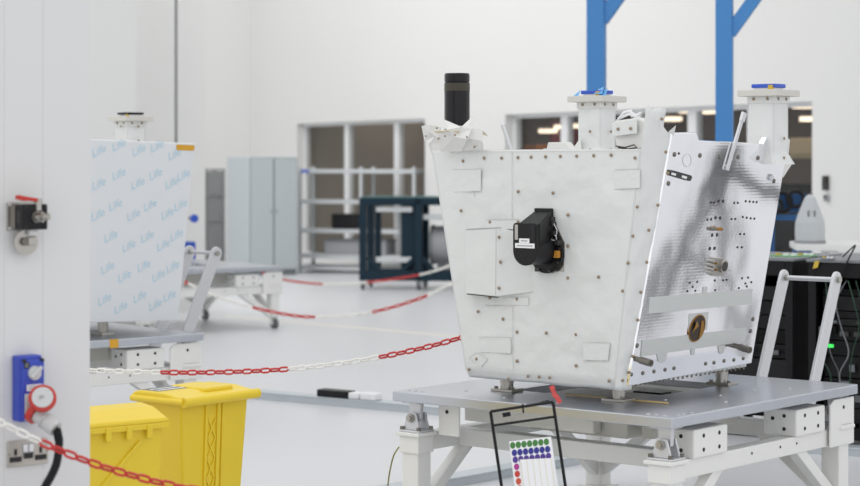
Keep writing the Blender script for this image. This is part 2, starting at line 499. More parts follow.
# ================================================================ TROLLEYS
NC = Vector((1.003, 8.29)); PX, PY = 0.765, 0.815
TOPZ = 0.63
hole_disc = MB().cyl((0, 0, 0), (0, 0, 0.002), 0.009, n=12).mesh('bolt_hole', 'hole')
def trolley(fr, label, handles=True, fine=True, casters=True):
    t = thing('assembly_trolley', label, 'trolley', fr.loc, fr.rz, 'white steel assembly trolleys')
    # top plate with rectangular opening
    hx0, hx1, hy0, hy1 = -0.35, 0.28, -0.42, 0.42
    zt, zb = TOPZ, TOPZ - 0.046
    o = [(-PX, -PY), (PX, -PY), (PX, PY), (-PX, PY)]; i = [(hx0, hy0), (hx1, hy0), (hx1, hy1), (hx0, hy1)]
    vs = [(x, y, z) for z in (zb, zt) for ring in (o, i) for x, y in ring]
    fs = []
    for k in range(4):
        j = (k + 1) % 4
        fs += [(8 + k, 8 + j, 12 + j, 12 + k), (4 + k, 4 + j, j, k), (k, j, 8 + j, 8 + k), (4 + j, 4 + k, 12 + k, 12 + j)]
    plate = MB().add(vs, fs).build('top_plate', 'alu', t, bevel=0.005)
    if fine:
        scr = MB().cyl((0, 0, 0), (0, 0, 0.003), 0.008, n=10).mesh('screw', 'alu_satin')
        for x, y in [(PX - .07, -PY + .05), (PX - .11, -PY + .05), (PX - .15, -PY + .05), (PX - .03, -PY + .1), (PX - .03, -PY + .14), (PX - .03, -PY + .2),
                     (-PX + .05, -PY + .06), (-PX + .09, -PY + .06), (-PX + .13, -PY + .06), (.5, .3), (.5, .0), (.6, .45), (.65, -.2), (.35, .65), (.6, .7), (.4, -.3), (-.5, -.6), (-.2, -.7), (.1, -.7)]:
            link('screw', scr, plate, (x, y, TOPZ))
    px_, py_ = PX - 0.08, PY - 0.08
    for sx in (-1, 1):
        for sy in (-1, 1):
            x, y = sx * px_, sy * py_
            g = MB().box(x - .048, x + .048, y - .048, y + .048, 0.13 if casters else 0.015, 0.35).box(x - .058, x + .058, y - .058, y + .058, 0.345, 0.425).build('leg', 'white_paint', t, bevel=0.006)
            MB().box(x - .07, x + .07, y - .07, y + .07, 0.425, 0.442).build('pad', 'white_paint', g, bevel=0.003)
            # clevis mount
            c = MB().box(x - .062, x + .062, y - .055, y + .055, 0.442, 0.452)
            for s in (-1, 1):
                yy = y + s * 0.028
                pts = [(x - .05, yy, .452), (x + .05, yy, .452), (x + .026, yy, .53), (x - .026, yy, .53)]
                c.prism(pts, (0, 0.010 * s, 0))
            tx = MB().box(x - .05, x + .05, y - .05, y + .05, 0.574, 0.584)
            tx.prism([(x - .035, y - .012, .574), (x + .035, y - .012, .574), (x + .03, y - .012, .50), (x, y - .012, .478), (x - .03, y - .012, .50)], (0, .024, 0))
            mount = c.build('clevis_mount', 'alu_satin', t, smooth=False, bevel=0.003)
            tx.build('clevis_lug', 'alu_satin', mount, bevel=0.003)
            MB().cyl((x, y - .062, .507), (x, y + .062, .507), .013, n=12).cyl((x, y - .052, .507), (x, y - .04, .507), .021, n=6).build('pivot_pin', 'steel', mount)
            for bx, by in ((-.05, -.043), (.05, -.043), (-.05, .043), (.05, .043)):
                MB().cyl((x + bx, y + by, .45), (x + bx, y + by, .466), .011, n=6).build('bolt', 'steel_dark', mount)
            # caster
            if not casters:
                MB().box(x - .075, x + .075, y - .075, y + .075, 0, .016).build('foot_plate', 'white_paint', g, bevel=0.002)
                continue
            cs = MB().box(x - .05, x + .05, y - .05, y + .05, .118, .13).cyl((x, y, .1), (x, y, .12), .03, n=14)
            cs.prism([(x - .03, y - .03, .12), (x + .03, y - .03, .12), (x + .045, y - .03, .04), (x + .01, y - .03, .04)], (0, .006, 0))
            cs.prism([(x - .03, y + .024, .12), (x + .03, y + .024, .12), (x + .045, y + .024, .04), (x + .01, y + .024, .04)], (0, .006, 0))
            cas = cs.build('caster', 'white_paint', t)
            MB().cyl((x + .028, y - .02, .05), (x + .028, y + .02, .05), .05, n=20).build('wheel', 'cable_grey', cas, smooth=True)
    # rails
    for sx in (-1, 1):
        MB().box(sx * px_ - .038, sx * px_ + .038, -py_ + .048, py_ - .048, .352, .432).build('side_rail', 'white_paint', t, bevel=0.005)
        for sy in (-1, 1):
            MB().bar((sx * px_, sy * (py_ - .03), .14 if casters else .09), (sx * px_, sy * (py_ - .40), .375), .055, .055).build('brace', 'white_paint', t, bevel=0.004)
    MB().box(-px_ + .038, px_ - .038, -.47, -.39, .352, .432).build('cross_rail', 'white_paint', t, bevel=0.005)
    MB().box(-px_ + .048, px_ - .048, py_ - .038, py_ + .038, .352, .432).build('cross_rail', 'white_paint', t, bevel=0.005)
    for sx in (-1, 1):
        MB().bar((sx * (px_ - .03), py_, .14 if casters else .09), (sx * (px_ - .40), py_, .375), .055, .055).build('brace', 'white_paint', t, bevel=0.004)
    # inner bearers under the plate
    for nm, a in (('bearer', (-.62, .12, -.46, -.40, .47, .584)), ('bearer', (.30, .36, -.34, .38, .455, .584)), ('bearer', (-.5, .3, .44, .50, .45, .584)), ('bearer', (-.48, -.42, -.36, .38, .455, .584))):
        MB().box(*a).build(nm, 'cream_paint', t, bevel=0.004)
    MB().box(-.3, .25, -.38, .02, .45, .606).build('drive_box', 'cream_paint', t, bevel=0.006)
    MB().box(-.06, .10, .12, .22, .45, .60).build('controller', 'black', t, bevel=0.006)
    MB().box(-.3, .25, .26, .40, .45, .60).build('drive_box', 'cream_paint', t, bevel=0.006)
    # blocks with bolt holes along the right-hand side, plus corner tabs
    for y0, y1 in ((-PY + .21, -PY + .485), (-PY + 1.085, -PY + 1.355)):
        bl = MB().box(PX - .20, PX - .025, y0, y1, .432, .556).build('mounting_block', 'white_paint', t, bevel=0.008)
        for fy in (.28, .74):
            for z in (.465, .525):
                link('bolt_hole', hole_disc, bl, (PX - .0255, y0 + fy * (y1 - y0), z), (0, R(90), 0))
        for z in (.465, .525):
            link('bolt_hole', hole_disc, bl, (PX - .09, y0 + .0005, z), (R(90), 0, 0))
        link('bolt_hole', hole_disc, bl, (PX - .15, y0 + .0005, .51), (R(90), 0, 0))
    tb = MB().prism([(PX - .03, PY - .235, .35), (PX - .03, PY - .005, .35), (PX - .03, PY - .005, .572), (PX - .03, PY - .20, .572), (PX - .03, PY - .235, .55)], (.012, 0, 0)).build('corner_tab', 'white_paint', t, bevel=0.003)
    link('bolt_hole', hole_disc, tb, (PX - .0185, PY - .11, .53), (0, R(90), 0))
    tb = MB().box(-PX + .18, -PX + .30, -PY + .12, -PY + .132, .43, .572).build('corner_tab', 'white_paint', t, bevel=0.003)
    link('bolt_hole', hole_disc, tb, (-PX + .23, -PY + .1195, .54), (R(90), 0, 0))
    for y in (-.1, .15, .3):
        link('bolt_hole', hole_disc, t, (px_ + .038, y, .40), (0, R(90), 0)).scale = (.6, .6, 1)
    if handles:
        tops = []
        for x in (.497, .202):
            p0 = Vector((x, PY + .012, .50)); p1 = Vector((x, PY + .285, 1.105))
            dd = (p1 - p0).normalized(); nn = Vector((0, -dd.z, dd.y)); wv = .041
            pts = [p0 - nn * wv, p0 + nn * wv]
            for k in range(9):
                a = math.pi * k / 8
                pts.append(p1 + nn * (wv * math.cos(a)) + dd * (wv * math.sin(a)))
            pts = [p + Vector((-.009, 0, 0)) for p in pts]
            h = MB().prism(pts, (.018, 0, 0)).build('handle_arm', 'alu_satin', t, bevel=0.004)
            MB().cyl((x + .009, p1.y, p1.z), (x + .024, p1.y, p1.z), .017, n=6).build('nut', 'steel', h)
            tops.append(p1)
        MB().cyl((.20, tops[0].y, tops[0].z), (.50, tops[0].y, tops[0].z), .0125, n=14).build('handle_rod', 'alu_satin', t, smooth=True)
    return t

CT = NC - e1 * PX + e2 * PY
TN = Fr((CT.x, CT.y, 0), math.atan2(e1.y, e1.x))
trolley(TN, 'white steel trolley with aluminium top plate carrying the foil-covered satellite', casters=False)
f1 = Vector((0.668, -0.744)); f2 = Vector((0.744, 0.668))
CL = Vector((-1.398, 12.37)) - f1 * PX - f2 * PY
TL = Fr((CL.x, CL.y, 0), math.atan2(f1.y, f1.x))
tl = trolley(TL, 'white steel trolley carrying the film-covered satellite beside the bins', fine=False)
MB().box(PX - .002, PX + .002, .13, .19, TOPZ - .05, TOPZ + .001).build('warning_tape', 'film_yellow', tl)
g1 = Vector((0.6, -0.8)); g2 = Vector((0.8, 0.6))
CF = Vector((-1.475, 20.2)) - g1 * PX - g2 * PY
TF = Fr((CF.x, CF.y, 0), math.atan2(g1.y, g1.x))
trolley(TF, 'empty white trolley standing far behind, near the grey cabinet', handles=False, fine=False)

# ================================================================ NEAR SATELLITE
SF = Fr((CT.x, CT.y, TOPZ), TN.rz)
sat = thing('satellite', 'white blanket-covered satellite with silver side panel and black tube', 'satellite', SF.loc, SF.rz)
YF = -0.626
FP0, FN = Vector((0, YF, 0)), Vector((0, -1, 0))
def fhit(px, py, off=0.0): return SF.hit(px, py, (0, YF - off, 0), (0, 1, 0))
tb_, tt_ = Vector((.404, 0, .09)), Vector((.591, 0, 1.18))
sl = (tt_ - tb_).normalized()
PN = Vector((sl.z, 0, -sl.x)).normalized()       # outward normal of the side panel
def phit(px, py, off=0.0):
    return SF.hit(px, py, tb_ + PN * off, PN)

# body shell
BX0, BX1 = -.469, .351
bot = [(BX0 + .005, YF + .012), (BX1 - .005, YF + .012), (.385, -.57), (.385, .42), (.34, .46), (BX0 + .05, .46), (BX0 + .005, .42)]
top = [(-.675, YF + .012), (.486, YF + .012), (.562, -.54), (.562, .41), (.52, .46), (-.62, .46), (-.675, .42)]
vs = [(x, y, .09) for x, y in bot] + [(x, y, 1.11) for x, y in top]; n = 7
MB().add(vs, [tuple(reversed(range(n))), tuple(range(n, 2 * n))] + [(i, (i + 1) % n, n + (i + 1) % n, n + i) for i in range(n)]).build('body_shell', 'blanket', sat)

# front blanket, slightly wrinkled sheet
def crease(p, sc_, amp, seed=0):
    q = Vector((p[0] * sc_ + seed, p[1] * sc_ * .8, p[2] * sc_))
    return amp * (noise.noise(q) + .6 * abs(noise.noise(q * 2.1 + Vector((5, 2, 1)))) - .2)
def front(u, v):
    x0 = BX0 + (-.68 - BX0) * v; x1 = BX1 + (.491 - BX1) * v
    z = .07 + (1.117 - .07) * v
    x = x0 + (x1 - x0) * u
    edge = min(1, min(u, 1 - u, v, 1 - v) * 8)
    y = YF - crease((x, 0, z), 4.5, .010 * edge) - crease((x, 3, z), 11, .005 * edge)
    if v < .04: y += .02 * (1 - v / .04)
    if v == 0: z += .012 * noise.noise(Vector((x * 6, 1, 2)))
    return Vector((x, y, z))
fb = MB().grid(front, 60, 70).build('front_blanket', 'blanket', sat, smooth='all')
so = fb.modifiers.new('solid', 'SOLIDIFY'); so.thickness = 0.006; so.offset = 1

riv = MB().lathe([(.0075, 0), (.0075, .0025), (.005, .0045), (.001, .005)], n=10)
riv_me = riv.mesh('rivet', 'rivet', smooth='all')
frot = (R(90), 0, 0)
front_rivets = [(463,161),(484,158),(501.5,158),(518,157.5),(531,157),(545.5,156.7),(560.4,156.3),(576.7,156),(593.7,155.6),(611,155),(635,157.8),
 (518,191.5),(553,193),(605,193),(461,210.7),(490,222),(568,215),(637.4,207),(517,332),(478,311.5),(503,319),
 (546.3,333),(576,334.5),(568,246),(568,278),(598.5,277),(476.7,359),(517,361),(576,365.6),(469,369.6),(508.5,379),(528,376.3),(539,377),
 (549.6,377.8),(609,381),(633,236),(628,263),(622.6,291),(518,222),(517,299),(490,298),(530,269),(530.4,287.4)]
for px, py in front_rivets:
    link('rivet', riv_me, fb, fhit(px, py, .008), frot)

def patch(pts, name, m, parent, hitf, off, th, nrm, label=None, bevel=0):
    P = [hitf(x, y, off) for x, y in pts]
    return MB().prism(P, Vector(nrm) * th).build(name, m, parent, label=label, bevel=bevel)
def taped(quad):
    o = patch(quad, 'tape_patch', 'tape', fb, fhit, .0075, .002, FN)
    return o
def stitch_line(a, b, hitf=None, parent=None, nrm=FN, off=.0095, wpx=.5):
    hitf = hitf or fhit; parent = parent or fb
    A, B = hitf(*a, off), hitf(*b, off)
    MB().bar(A, B, .0018, .0010, up=nrm).build('seam', 'stitch', parent)
for qd in ([(453,169.5),(481,169),(481,191),(454,192)], [(479,337),(511,337.5),(511,353.5),(480,352)], [(614.5,170),(640,169),(640,188),(614,189)],
           [(583.5,342.5),(610,343),(608,360.5),(583.5,360)], [(469,358),(476.5,352.5),(488,359),(481,366.5)], [(485,298),(528.5,297),(528.5,305.5),(485,305)], [(486,220),(518,219.5),(518,229),(486,229)]):
    taped(qd)
    for k in range(len(qd)):
        if (k + len(qd[0])) % 2 == 0 or k == 1:
            stitch_line(qd[k], qd[(k + 1) % 4], off=.0105)
for a, b in (((512, 151), (512, 219)), ((512.5, 307), (513, 370)), ((449, 152), (640, 150.5)), ((474, 190), (474, 197))):
    stitch_line(a, b, off=.0092)

# protruding blanket pocket on the front
def pk(px, py, off): return fhit(px, py, off)
dep = .045
P = [(465.5, 229.5), (498, 228), (531, 236), (531, 292), (497, 296.5), (466, 293.5)]
base = [fhit(x + 4, y, .006) for x, y in P]
offs = [.055, .05, .012, .012, .05, .055]
frontp = [fhit(P[i][0], P[i][1], offs[i]) for i in range(6)]
pm = MB().add(base + frontp, [(5, 4, 3, 2, 1, 0)] + [(i, (i + 1) % 6, 6 + (i + 1) % 6, 6 + i) for i in range(6)] + [(6, 7, 10, 11), (7, 8, 9, 10)])
pocket = pm.build('blanket_pocket', 'blanket', sat, bevel=0.004)
for px, py, of in ((499, 237, .05), (500.4, 262, .05), (499, 288, .05)):
    link('rivet', riv_me, pocket, fhit(px, py, of), frot)
stitch_line((496, 229), (495.5, 296), parent=pocket, off=.0515)
MB().bar(fhit(466, 229.3, .056), fhit(501, 227.5, .05), .003, .003).build('seam', 'print_grey', pocket)
MB().bar(fhit(467, 294, .052), fhit(498, 297.3, .047), .004, .004).build('seam', 'bolt_dark', pocket)

# corner blanket
def corner(u, v):
    zt = .07 + (1.295 - .07) * v; k = (zt - .07) / 1.047
    L = Vector((BX1 + .14 * k, YF - .006, zt)); Rr = Vector((.404 + .187 * (zt - .09) / 1.09, YF + .053 + .046 * k, zt))
    if zt > 1.16: Rr = Rr.lerp(L, .38 * min(1, (zt - 1.16) / .05))
    p = L.lerp(Rr, u)
    edge = min(1, min(u, 1 - u) * 4)
    nn = Vector((.7, -.7, -.1))
    p += nn * (.010 * edge + crease((u, v * 6, 0), 1.6, .010 * edge, 3) + crease((u * 2, v * 14, 0), 1.5, .004 * edge, 9))
    if v > .97: p.z += .015 * noise.noise(Vector((u * 5, 0, 0)))
    return p
cb = MB().grid(corner, 10, 60).build('corner_blanket', 'blanket', sat, smooth='all')
so = cb.modifiers.new('solid', 'SOLIDIFY'); so.thickness = 0.008; so.offset = -1
def chit(px, py, off=0): return SF.hit(px, py, (BX1 + .08, YF + .015, .5), (.7, -.7, -.12)) + Vector((.7, -.7, 0)) * (.012 + off)
crot = Vector((.7, -.7, -.1)).to_track_quat('Z', 'Y').to_euler()
for px, py in ((661,119),(665,152),(667,173),(648,230),(637,319.6),(646,262),(632,356),(628,372),(622,380),(657,205),(640,292)):
    link('rivet', riv_me, cb, chit(px, py, .004), crot)
# back side of the rising corner flap
MB().prism([Vector((.50, YF + .03, 1.10)), Vector((.545, -.56, 1.10)), Vector((.555, -.55, 1.27)), Vector((.52, YF + .03, 1.28))], (-.03, .035, 0)).build('corner_blanket_back', 'blanket_fold', sat, bevel=0.004)
# little torn flap at the panel corner
MB().add([phit(668, 132, .01), phit(676, 125, .02), phit(674, 136, .004)], [(0, 1, 2)]).build('torn_flap', 'blanket_fold', sat)

# silver side panel
pp = [(628.5, 386), (672.5, 133.5), (696.5, 133), (699, 140.5), (763, 144.3), (766.5, 137.6), (785.5, 136.2), (787, 150), (751.5, 363)]
pan = MB().prism([phit(x, y) for x, y in pp], -PN * .025).build('side_panel', 'silver_panel', sat, bevel=0.0015, label='reflective silver honeycomb panel')
prot = PN.to_track_quat('Z', 'Y').to_euler()
dot_me = MB().cyl((0, 0, 0), (0, 0, .002), .0055, n=10).mesh('insert_hole', 'bolt_dark')
big_me = MB().lathe([(.0105, 0), (.0105, .003), (.006, .005), (.001, .005)], n=12).mesh('panel_screw', 'steel_dark', smooth='all')
small = [(215,190),(224,190),(286,191),(297,191),(321,186),(333,187),(344,188),(354,189),(205,242),(216,241),(278,240),(289,240),(312,234),(324,236),(336,238),(347,239),
 (304,286),(316,286),(296,326),(309,326),(151,434),(174,431),(160,446),(144,459),(168,458),(227,427),(252,426),(263,425),(228,456),(310,420),(328,418),(320,436),(338,432),(300,450),(324,445),(118,41),(85,94)]
mid = [(238,186),(252,186),(229,236),(243,237),(219,289),(234,288),(212,330),(226,329)]
for x, y in small:
    o = link('insert_hole', dot_me, pan, phit(640 + x * .3297, 140 + y * .3292, .0005), prot)
for x, y in mid:
    o = link('insert_hole', dot_me, pan, phit(640 + x * .3297, 140 + y * .3292, .0005), prot); o.scale = (1.35, 1.5, 1)
for x, y in [(674.5,154.5),(700,155.5),(719.5,156.5),(738,157),(758,158),(777.5,157),(668.5,183.5),(774,181),(637,345.5),(753,319),(750.5,331)]:
    o = link('panel_screw', big_me, pan, phit(x, y, .0005), prot)
for x, y in [(150,165),(205,158),(258,150),(311,142),(354,135),(505,113),(545,108),(593,100),(640,95),(685,88)]:
    o = link('panel_screw', big_me, pan, phit(600 + x * .2093, 340 + y * .2093, .0005), prot); o.scale = (.85, .85, 1)
def ppatch(pts, name, m, off=.0005, th=.003, label=None): return patch(pts, name, m, pan, phit, off, th, PN, label)
ppatch([(649.5, 297.5), (752, 289), (751.5, 304), (648, 313.5)], 'tape_strip', 'grey_tape')
ppatch([(642, 340.5), (746, 328), (744.5, 341.5), (640.5, 356.5)], 'tape_strip', 'grey_tape')
for pts in ([(656.5, 354), (667, 352.5), (665, 361), (661.5, 363), (658, 361.5)], [(690.5, 349.5), (694.5, 349), (694, 354.5), (691, 355)], [(718, 346), (725, 345), (723.5, 352), (720.5, 354), (718.5, 352.5)], [(703, 287), (707, 286.6), (706.5, 293), (702.5, 293.3)], [(732, 284.6), (735, 284.3), (734.5, 290.5), (731.5, 290.8)]):
    ppatch(pts, 'tape_tab', 'grey_tape')
ppatch([(689, 314), (708.5, 312), (707, 330), (688, 332)], 'tape_strip', 'grey_tape', off=.0003, th=.0015)
# oval port
oc = [(697 + 7.3 * math.cos(a) + 3.4 * math.sin(a), 328.3 - 13.2 * math.sin(a)) for a in [2 * math.pi * k / 28 for k in range(28)]]
port = MB().tube([phit(x, y, .004) for x, y in oc], .0032, 8, closed=True).build('oval_port', 'gold', pan, smooth='all', label='amber oval port with gold rim')
MB().prism([phit(697 + (x - 697) * .97, 328.3 + (y - 328.3) * .97, .0045) for x, y in oc], PN * .001).build('port_recess', 'amber_dark', pan)
MB().add([phit(692, 334, .008), phit(697, 321, .014), phit(699, 326, .008), phit(695, 330, .012)], [(0, 1, 2, 3)]).build('port_foil', 'gold', pan)
MB().prism([phit(x, y, .006) for x, y in ((701.5, 320), (704, 322), (703, 333), (698, 340), (700, 331))], PN * .002).build('port_foil', 'gold', pan)
# connector block
def pn(x, y, h): return phit(x, y, 0) + PN * h
cbk = MB()
for k, (x, y) in enumerate(((711, 260.5), (710.5, 264.5), (710, 268.5), (709.8, 272))):
    cbk.cyl(pn(x, y, 0), pn(x, y, .020), .010, n=10)
cbk.prism([phit(x, y, .0) for x, y in ((711, 257.5), (722, 258), (721.5, 275.5), (710, 275.5))], PN * .012)
cn = cbk.build('connector_block', 'steel', pan, smooth=True)
MB().cyl(pn(720, 265.5, 0), pn(720, 265.5, .026), .030, n=18).build('connector_ring', 'steel', pan, smooth=True)
MB().cyl(pn(720, 265.5, .026), pn(720, 265.5, .028), .022, n=18).build('connector_face', 'bolt_dark', pan)
for y in (262.5, 269):
    MB().cyl(pn(712, y, .012), pn(712, y, .026), .005, n=8).build('connector_pin', 'gold', pan)
for a, b in (((705.5, 263.5), (710, 264.5)), ((727.5, 270), (732, 270.8))):
    MB().cyl(phit(*a, .02), phit(*b, .02), .0016, n=6).build('lock_wire', 'steel', pan)
# slotted bracket, gold stub, rods, silver arm
sb = ppatch([(669.5, 171), (671.5, 170), (689, 175), (690, 177), (688.5, 180.3), (686.5, 180.6), (669.5, 175.6), (668.3, 174)], 'slotted_bracket', 'bolt_dark', th=.012)
for pts in ([(671.5, 172.4), (676, 173.6), (675.6, 175.8), (671.2, 174.6)], [(682, 175.2), (687, 176.6), (686.4, 179), (681.6, 177.6)]):
    ppatch(pts, 'slot', 'sticker', off=.0125, th=.001)
MB().cyl(phit(710, 229, .006), phit(715.5, 229, .012), .008, n=10).build('stub_connector', 'steel_dark', pan)
MB().cyl(phit(715.5, 229, .012), phit(721.5, 229, .018), .008, n=10).build('stub_connector', 'gold', pan)
for a in ((640, 363), (739, 350)):
    p0 = phit(a[0] - 5, a[1] - 4.5, 0)
    p1 = SF.hit(a[0] + 11, a[1] + .2, p0 + PN * .10, PN)
    MB().cyl(p0, p1, .012, n=12).cyl(p0.lerp(p1, .35), p1, .016, n=12).build('guide_rod', 'steel_dark', pan, smooth=True)
MB().bar(pn(725.5, 170, .008), pn(741, 116, .010), .022, .010, up=PN).build('silver_arm', 'alu_satin', pan, bevel=0.002)
MB().bar(pn(739.5, 121, .012), pn(742, 112, .012), .030, .014, up=PN).build('silver_arm_tip', 'alu_satin', pan, bevel=0.002)
for p in ((730, 158), (726.5, 166)):
    MB().cyl(pn(*p, 0), pn(*p, .012), .010, n=10).build('arm_pivot', 'steel', pan)
MB().cyl(pn(770, 177.5, 0), pn(770, 177.5, .012), .016, n=8).build('hex_fitting', 'alu_satin', pan, bevel=0.003)
ring = [(709 + 0, 0)]
for c in ((687, 160.5),):
    MB().tube([phit(c[0] + 4.2 * math.cos(a), c[1] + 6.5 * math.sin(a), .001) for a in [2 * math.pi * k / 24 for k in range(24)]], .0012, 5, closed=True).build('etched_ring', 'stitch', pan)
# blanket edge behind the panel at right
MB().add([phit(783, 133, -.03), phit(790, 140, -.05), phit(788.5, 156, -.04), phit(792, 164, -.06), phit(783, 178, -.03), phit(778, 160, -.03)], [(0, 1, 2), (0, 2, 5), (2, 3, 4), (2, 4, 5)]).build('rear_blanket_edge', 'blanket_fold', sat)

# underside fringe of screws
lx = MB()
for k in range(26):
    yv = -.55 + k * .038
    lx.cyl((.383, yv, .082 - .003 * (k % 2)), (.383, yv, .095), .005, n=6)
lx.build('underside_screws', 'steel_dark', sat)['kind'] = 'stuff'
MB().box(-.4, .36, -.56, .41, .088, .10).build('base_ring', 'alu_satin', sat, bevel=0.004)
for px, py in ((507, 391), (618.5, 401), (722, 384.5)):
    p = SF.hit(px, py, (0, 0, 0), (0, 0, 1))
    ft = MB().cyl((p.x, p.y, .012), (p.x, p.y, .10), .030, n=20).cyl((p.x, p.y, .04), (p.x, p.y, .046), .033, n=20).build('mounting_foot', 'steel', sat, smooth=True)
    MB().box(p.x - .062, p.x + .062, p.y - .045, p.y + .045, 0, .013).build('foot_pad', 'steel', ft, bevel=0.002)
    for s in (-1, 1):
        MB().cyl((p.x + s * .048, p.y - .02, .013), (p.x + s * .048, p.y - .02, .022), .009, n=6).build('bolt', 'steel_dark', ft)
MB().cyl((-.35, .36, 0), (-.35, .36, .10), .033, n=20).build('mounting_foot', 'steel', sat, smooth=True)

# sensor head on the front
sq = [(541, 208.3), (552, 209.3), (552.5, 216), (565, 243), (564.3, 271.6), (535.5, 271.6), (535, 236)]
sens = patch(sq, 'sensor_head', 'steel', sat, fhit, .006, .006, FN, label='black optical sensor head on a steel base plate')
C0 = fhit(548.5, 253.5, .012)
def Yo(p, d): return Vector((p.x, p.y - d, p.z))
cyl = MB().cyl(C0, Yo(C0, .02), .088, n=28).cyl(Yo(C0, .02) + Vector((0, 0, .012)), Yo(C0, .155) + Vector((0, 0, .016)), .060, n=28)
cyl.build('sensor_barrel', 'black', sens, smooth=True)
for k in range(8):
    a = 2 * math.pi * k / 8 + .3
    MB().cyl(Yo(C0, .02) + Vector((.08 * math.cos(a), 0, .08 * math.sin(a))), Yo(C0, .028) + Vector((.08 * math.cos(a), 0, .08 * math.sin(a))), .006, n=6).build('flange_bolt', 'bolt_dark', sens)
# front plate with rounded foot
zc = C0.z; xc = C0.x - .002; yp = C0.y - .155
prof = []
hw = .066; zt_ = zc + .140
for k in range(13):
    a = math.pi + math.pi * k / 12
    prof.append((xc + hw * math.cos(a), zc + .018 + hw * 1.0 * math.sin(a)))
prof += [(xc + hw, zt_ - .014), (xc + hw - .004, zt_ - .004), (xc + hw - .014, zt_), (xc - hw + .014, zt_), (xc - hw + .004, zt_ - .004), (xc - hw, zt_ - .014)]
MB().prism([(x, yp, z) for x, z in prof], (0, -.018, 0)).build('sensor_plate', 'black', sens, bevel=0.003)
for x, m in ((xc - .045, 'steel'), (xc + .048, 'black_gloss')):
    MB().box(x - .009, x + .009, yp - .0205, yp - .018, zt_ - .075, zt_ - .008).build('slot', m, sens, bevel=0.002)
for z0, z1, x0, x1 in ((zc + .052, zc + .072, xc - .03, xc + .026), (zc + .030, zc + .051, xc - .052, xc + .054)):
    MB().box(x0, x1, yp - .020, yp - .018, z0, z1).build('sticker', 'sticker', sens)
    MB().box(x0 + .01, x1 - .01, yp - .0206, yp - .020, (z0 + z1) / 2 - .003, (z0 + z1) / 2 + .002).build('printed_line', 'print_grey', sens)
# hood rising back from plate to base
hb = [Vector((xc - .05, yp, zt_ - .10)), Vector((xc + .068, yp, zt_ - .10)), Vector((xc + .068, yp, zt_ - .004)), Vector((xc - .05, yp, zt_ - .004))]
yb = YF - .02
hk = [Vector((xc - .055, yb, zc + .06)), Vector((xc + .03, yb, zc + .06)), Vector((xc + .03, yb, zc + .198)), Vector((xc - .055, yb, zc + .198))]
MB().add(hb + hk, [(0, 1, 2, 3), (7, 6, 5, 4), (0, 4, 5, 1), (1, 5, 6, 2), (2, 6, 7, 3), (3, 7, 4, 0)]).build('sensor_hood', 'black', sens, bevel=0.004)
MB().box(xc - .058, xc + .034, yb - .02, yb + .004, zc + .05, zc + .202).build('hood_flange', 'black', sens, bevel=0.004)
for (px, py) in ((553.5, 219), (554.5, 224), (556, 233), (560, 243)):
    MB().box(-.012, .012, -.03, 0, -.01, .01).build('cable_plug', 'bolt_dark', sens, bevel=0.003, loc=fhit(px, py, .012))
MB().box(-.016, .018, -.035, 0, -.016, .016).build('orange_connector', 'orange_connector', sens, bevel=0.003, loc=fhit(559.5, 254, .014))
for pts in ([(549, 234), (552, 240), (558, 241), (560, 246)], [(550, 232), (556, 236), (557, 243), (561, 250)], [(553, 222), (557, 230), (556, 238)]):
    MB().tube([fhit(x, y, .03 + .01 * math.sin(i * 2)) for i, (x, y) in enumerate(pts)], .0022, 6).build('sensor_wire', 'sticker', sens, smooth='all')
for px, py in ((539, 269.5), (545, 270), (556.5, 269), (558, 266)):
    MB().box(-.01, .01, -.02, 0, -.008, .008).build('clip', 'bolt_dark', sens, loc=fhit(px, py, .012))

# black tube with crumpled sleeve
tx, ty = -.633, -.50
tube = MB().lathe([(.060, 1.10), (.060, 1.432), (.0575, 1.434), (.0575, 1.438), (.060, 1.440), (.060, 1.470), (.0565, 1.478), (.052, 1.478), (.052, 1.44)], (tx, ty, 0), 32).build('black_tube', 'black_gloss', sat, smooth=True)
MB().lathe([(.0606, 1.395), (.0606, 1.432)], (tx, ty, 0), 32).build('tube_band', 'tube_band', tube, smooth=True)
rnd = random.Random(11)
nseg = 12
ringz = []
def rad(a, r): return Vector((tx + r * math.cos(a), ty + r * math.sin(a), 0))
vs = []
for lev, (r, z, jr, jz) in enumerate(((.125, 1.10, .008, .002), (.13, 1.15, .012, .008), (.11, 1.185, .01, .01), (.068, 1.215, .004, .015))):
    for k in range(nseg):
        a = 2 * math.pi * k / nseg + rnd.uniform(-.1, .1)
        p = rad(a, r + rnd.uniform(-jr, jr)); p.z = z + rnd.uniform(-jz, jz)
        p.x = max(p.x, -.80)
        if lev == 3 and k in (11,): p.z += .02
        
        vs.append(p)
fs = []
for lev in range(3):
    for k in range(nseg):
        a, b, c, d_ = lev * nseg + k, lev * nseg + (k + 1) % nseg, (lev + 1) * nseg + (k + 1) % nseg, (lev + 1) * nseg + k
        if (k + lev) % 2: fs += [(a, b, c), (a, c, d_)]
        else: fs += [(a, b, d_), (b, c, d_)]
sleeve = MB().add(vs, fs).build('crumpled_sleeve', 'blanket_fold', sat)
so = sleeve.modifiers.new('solid', 'SOLIDIFY'); so.thickness = .004
def thit(px, py, yy): return SF.hit(px, py, (0, yy, 0), (0, 1, 0))
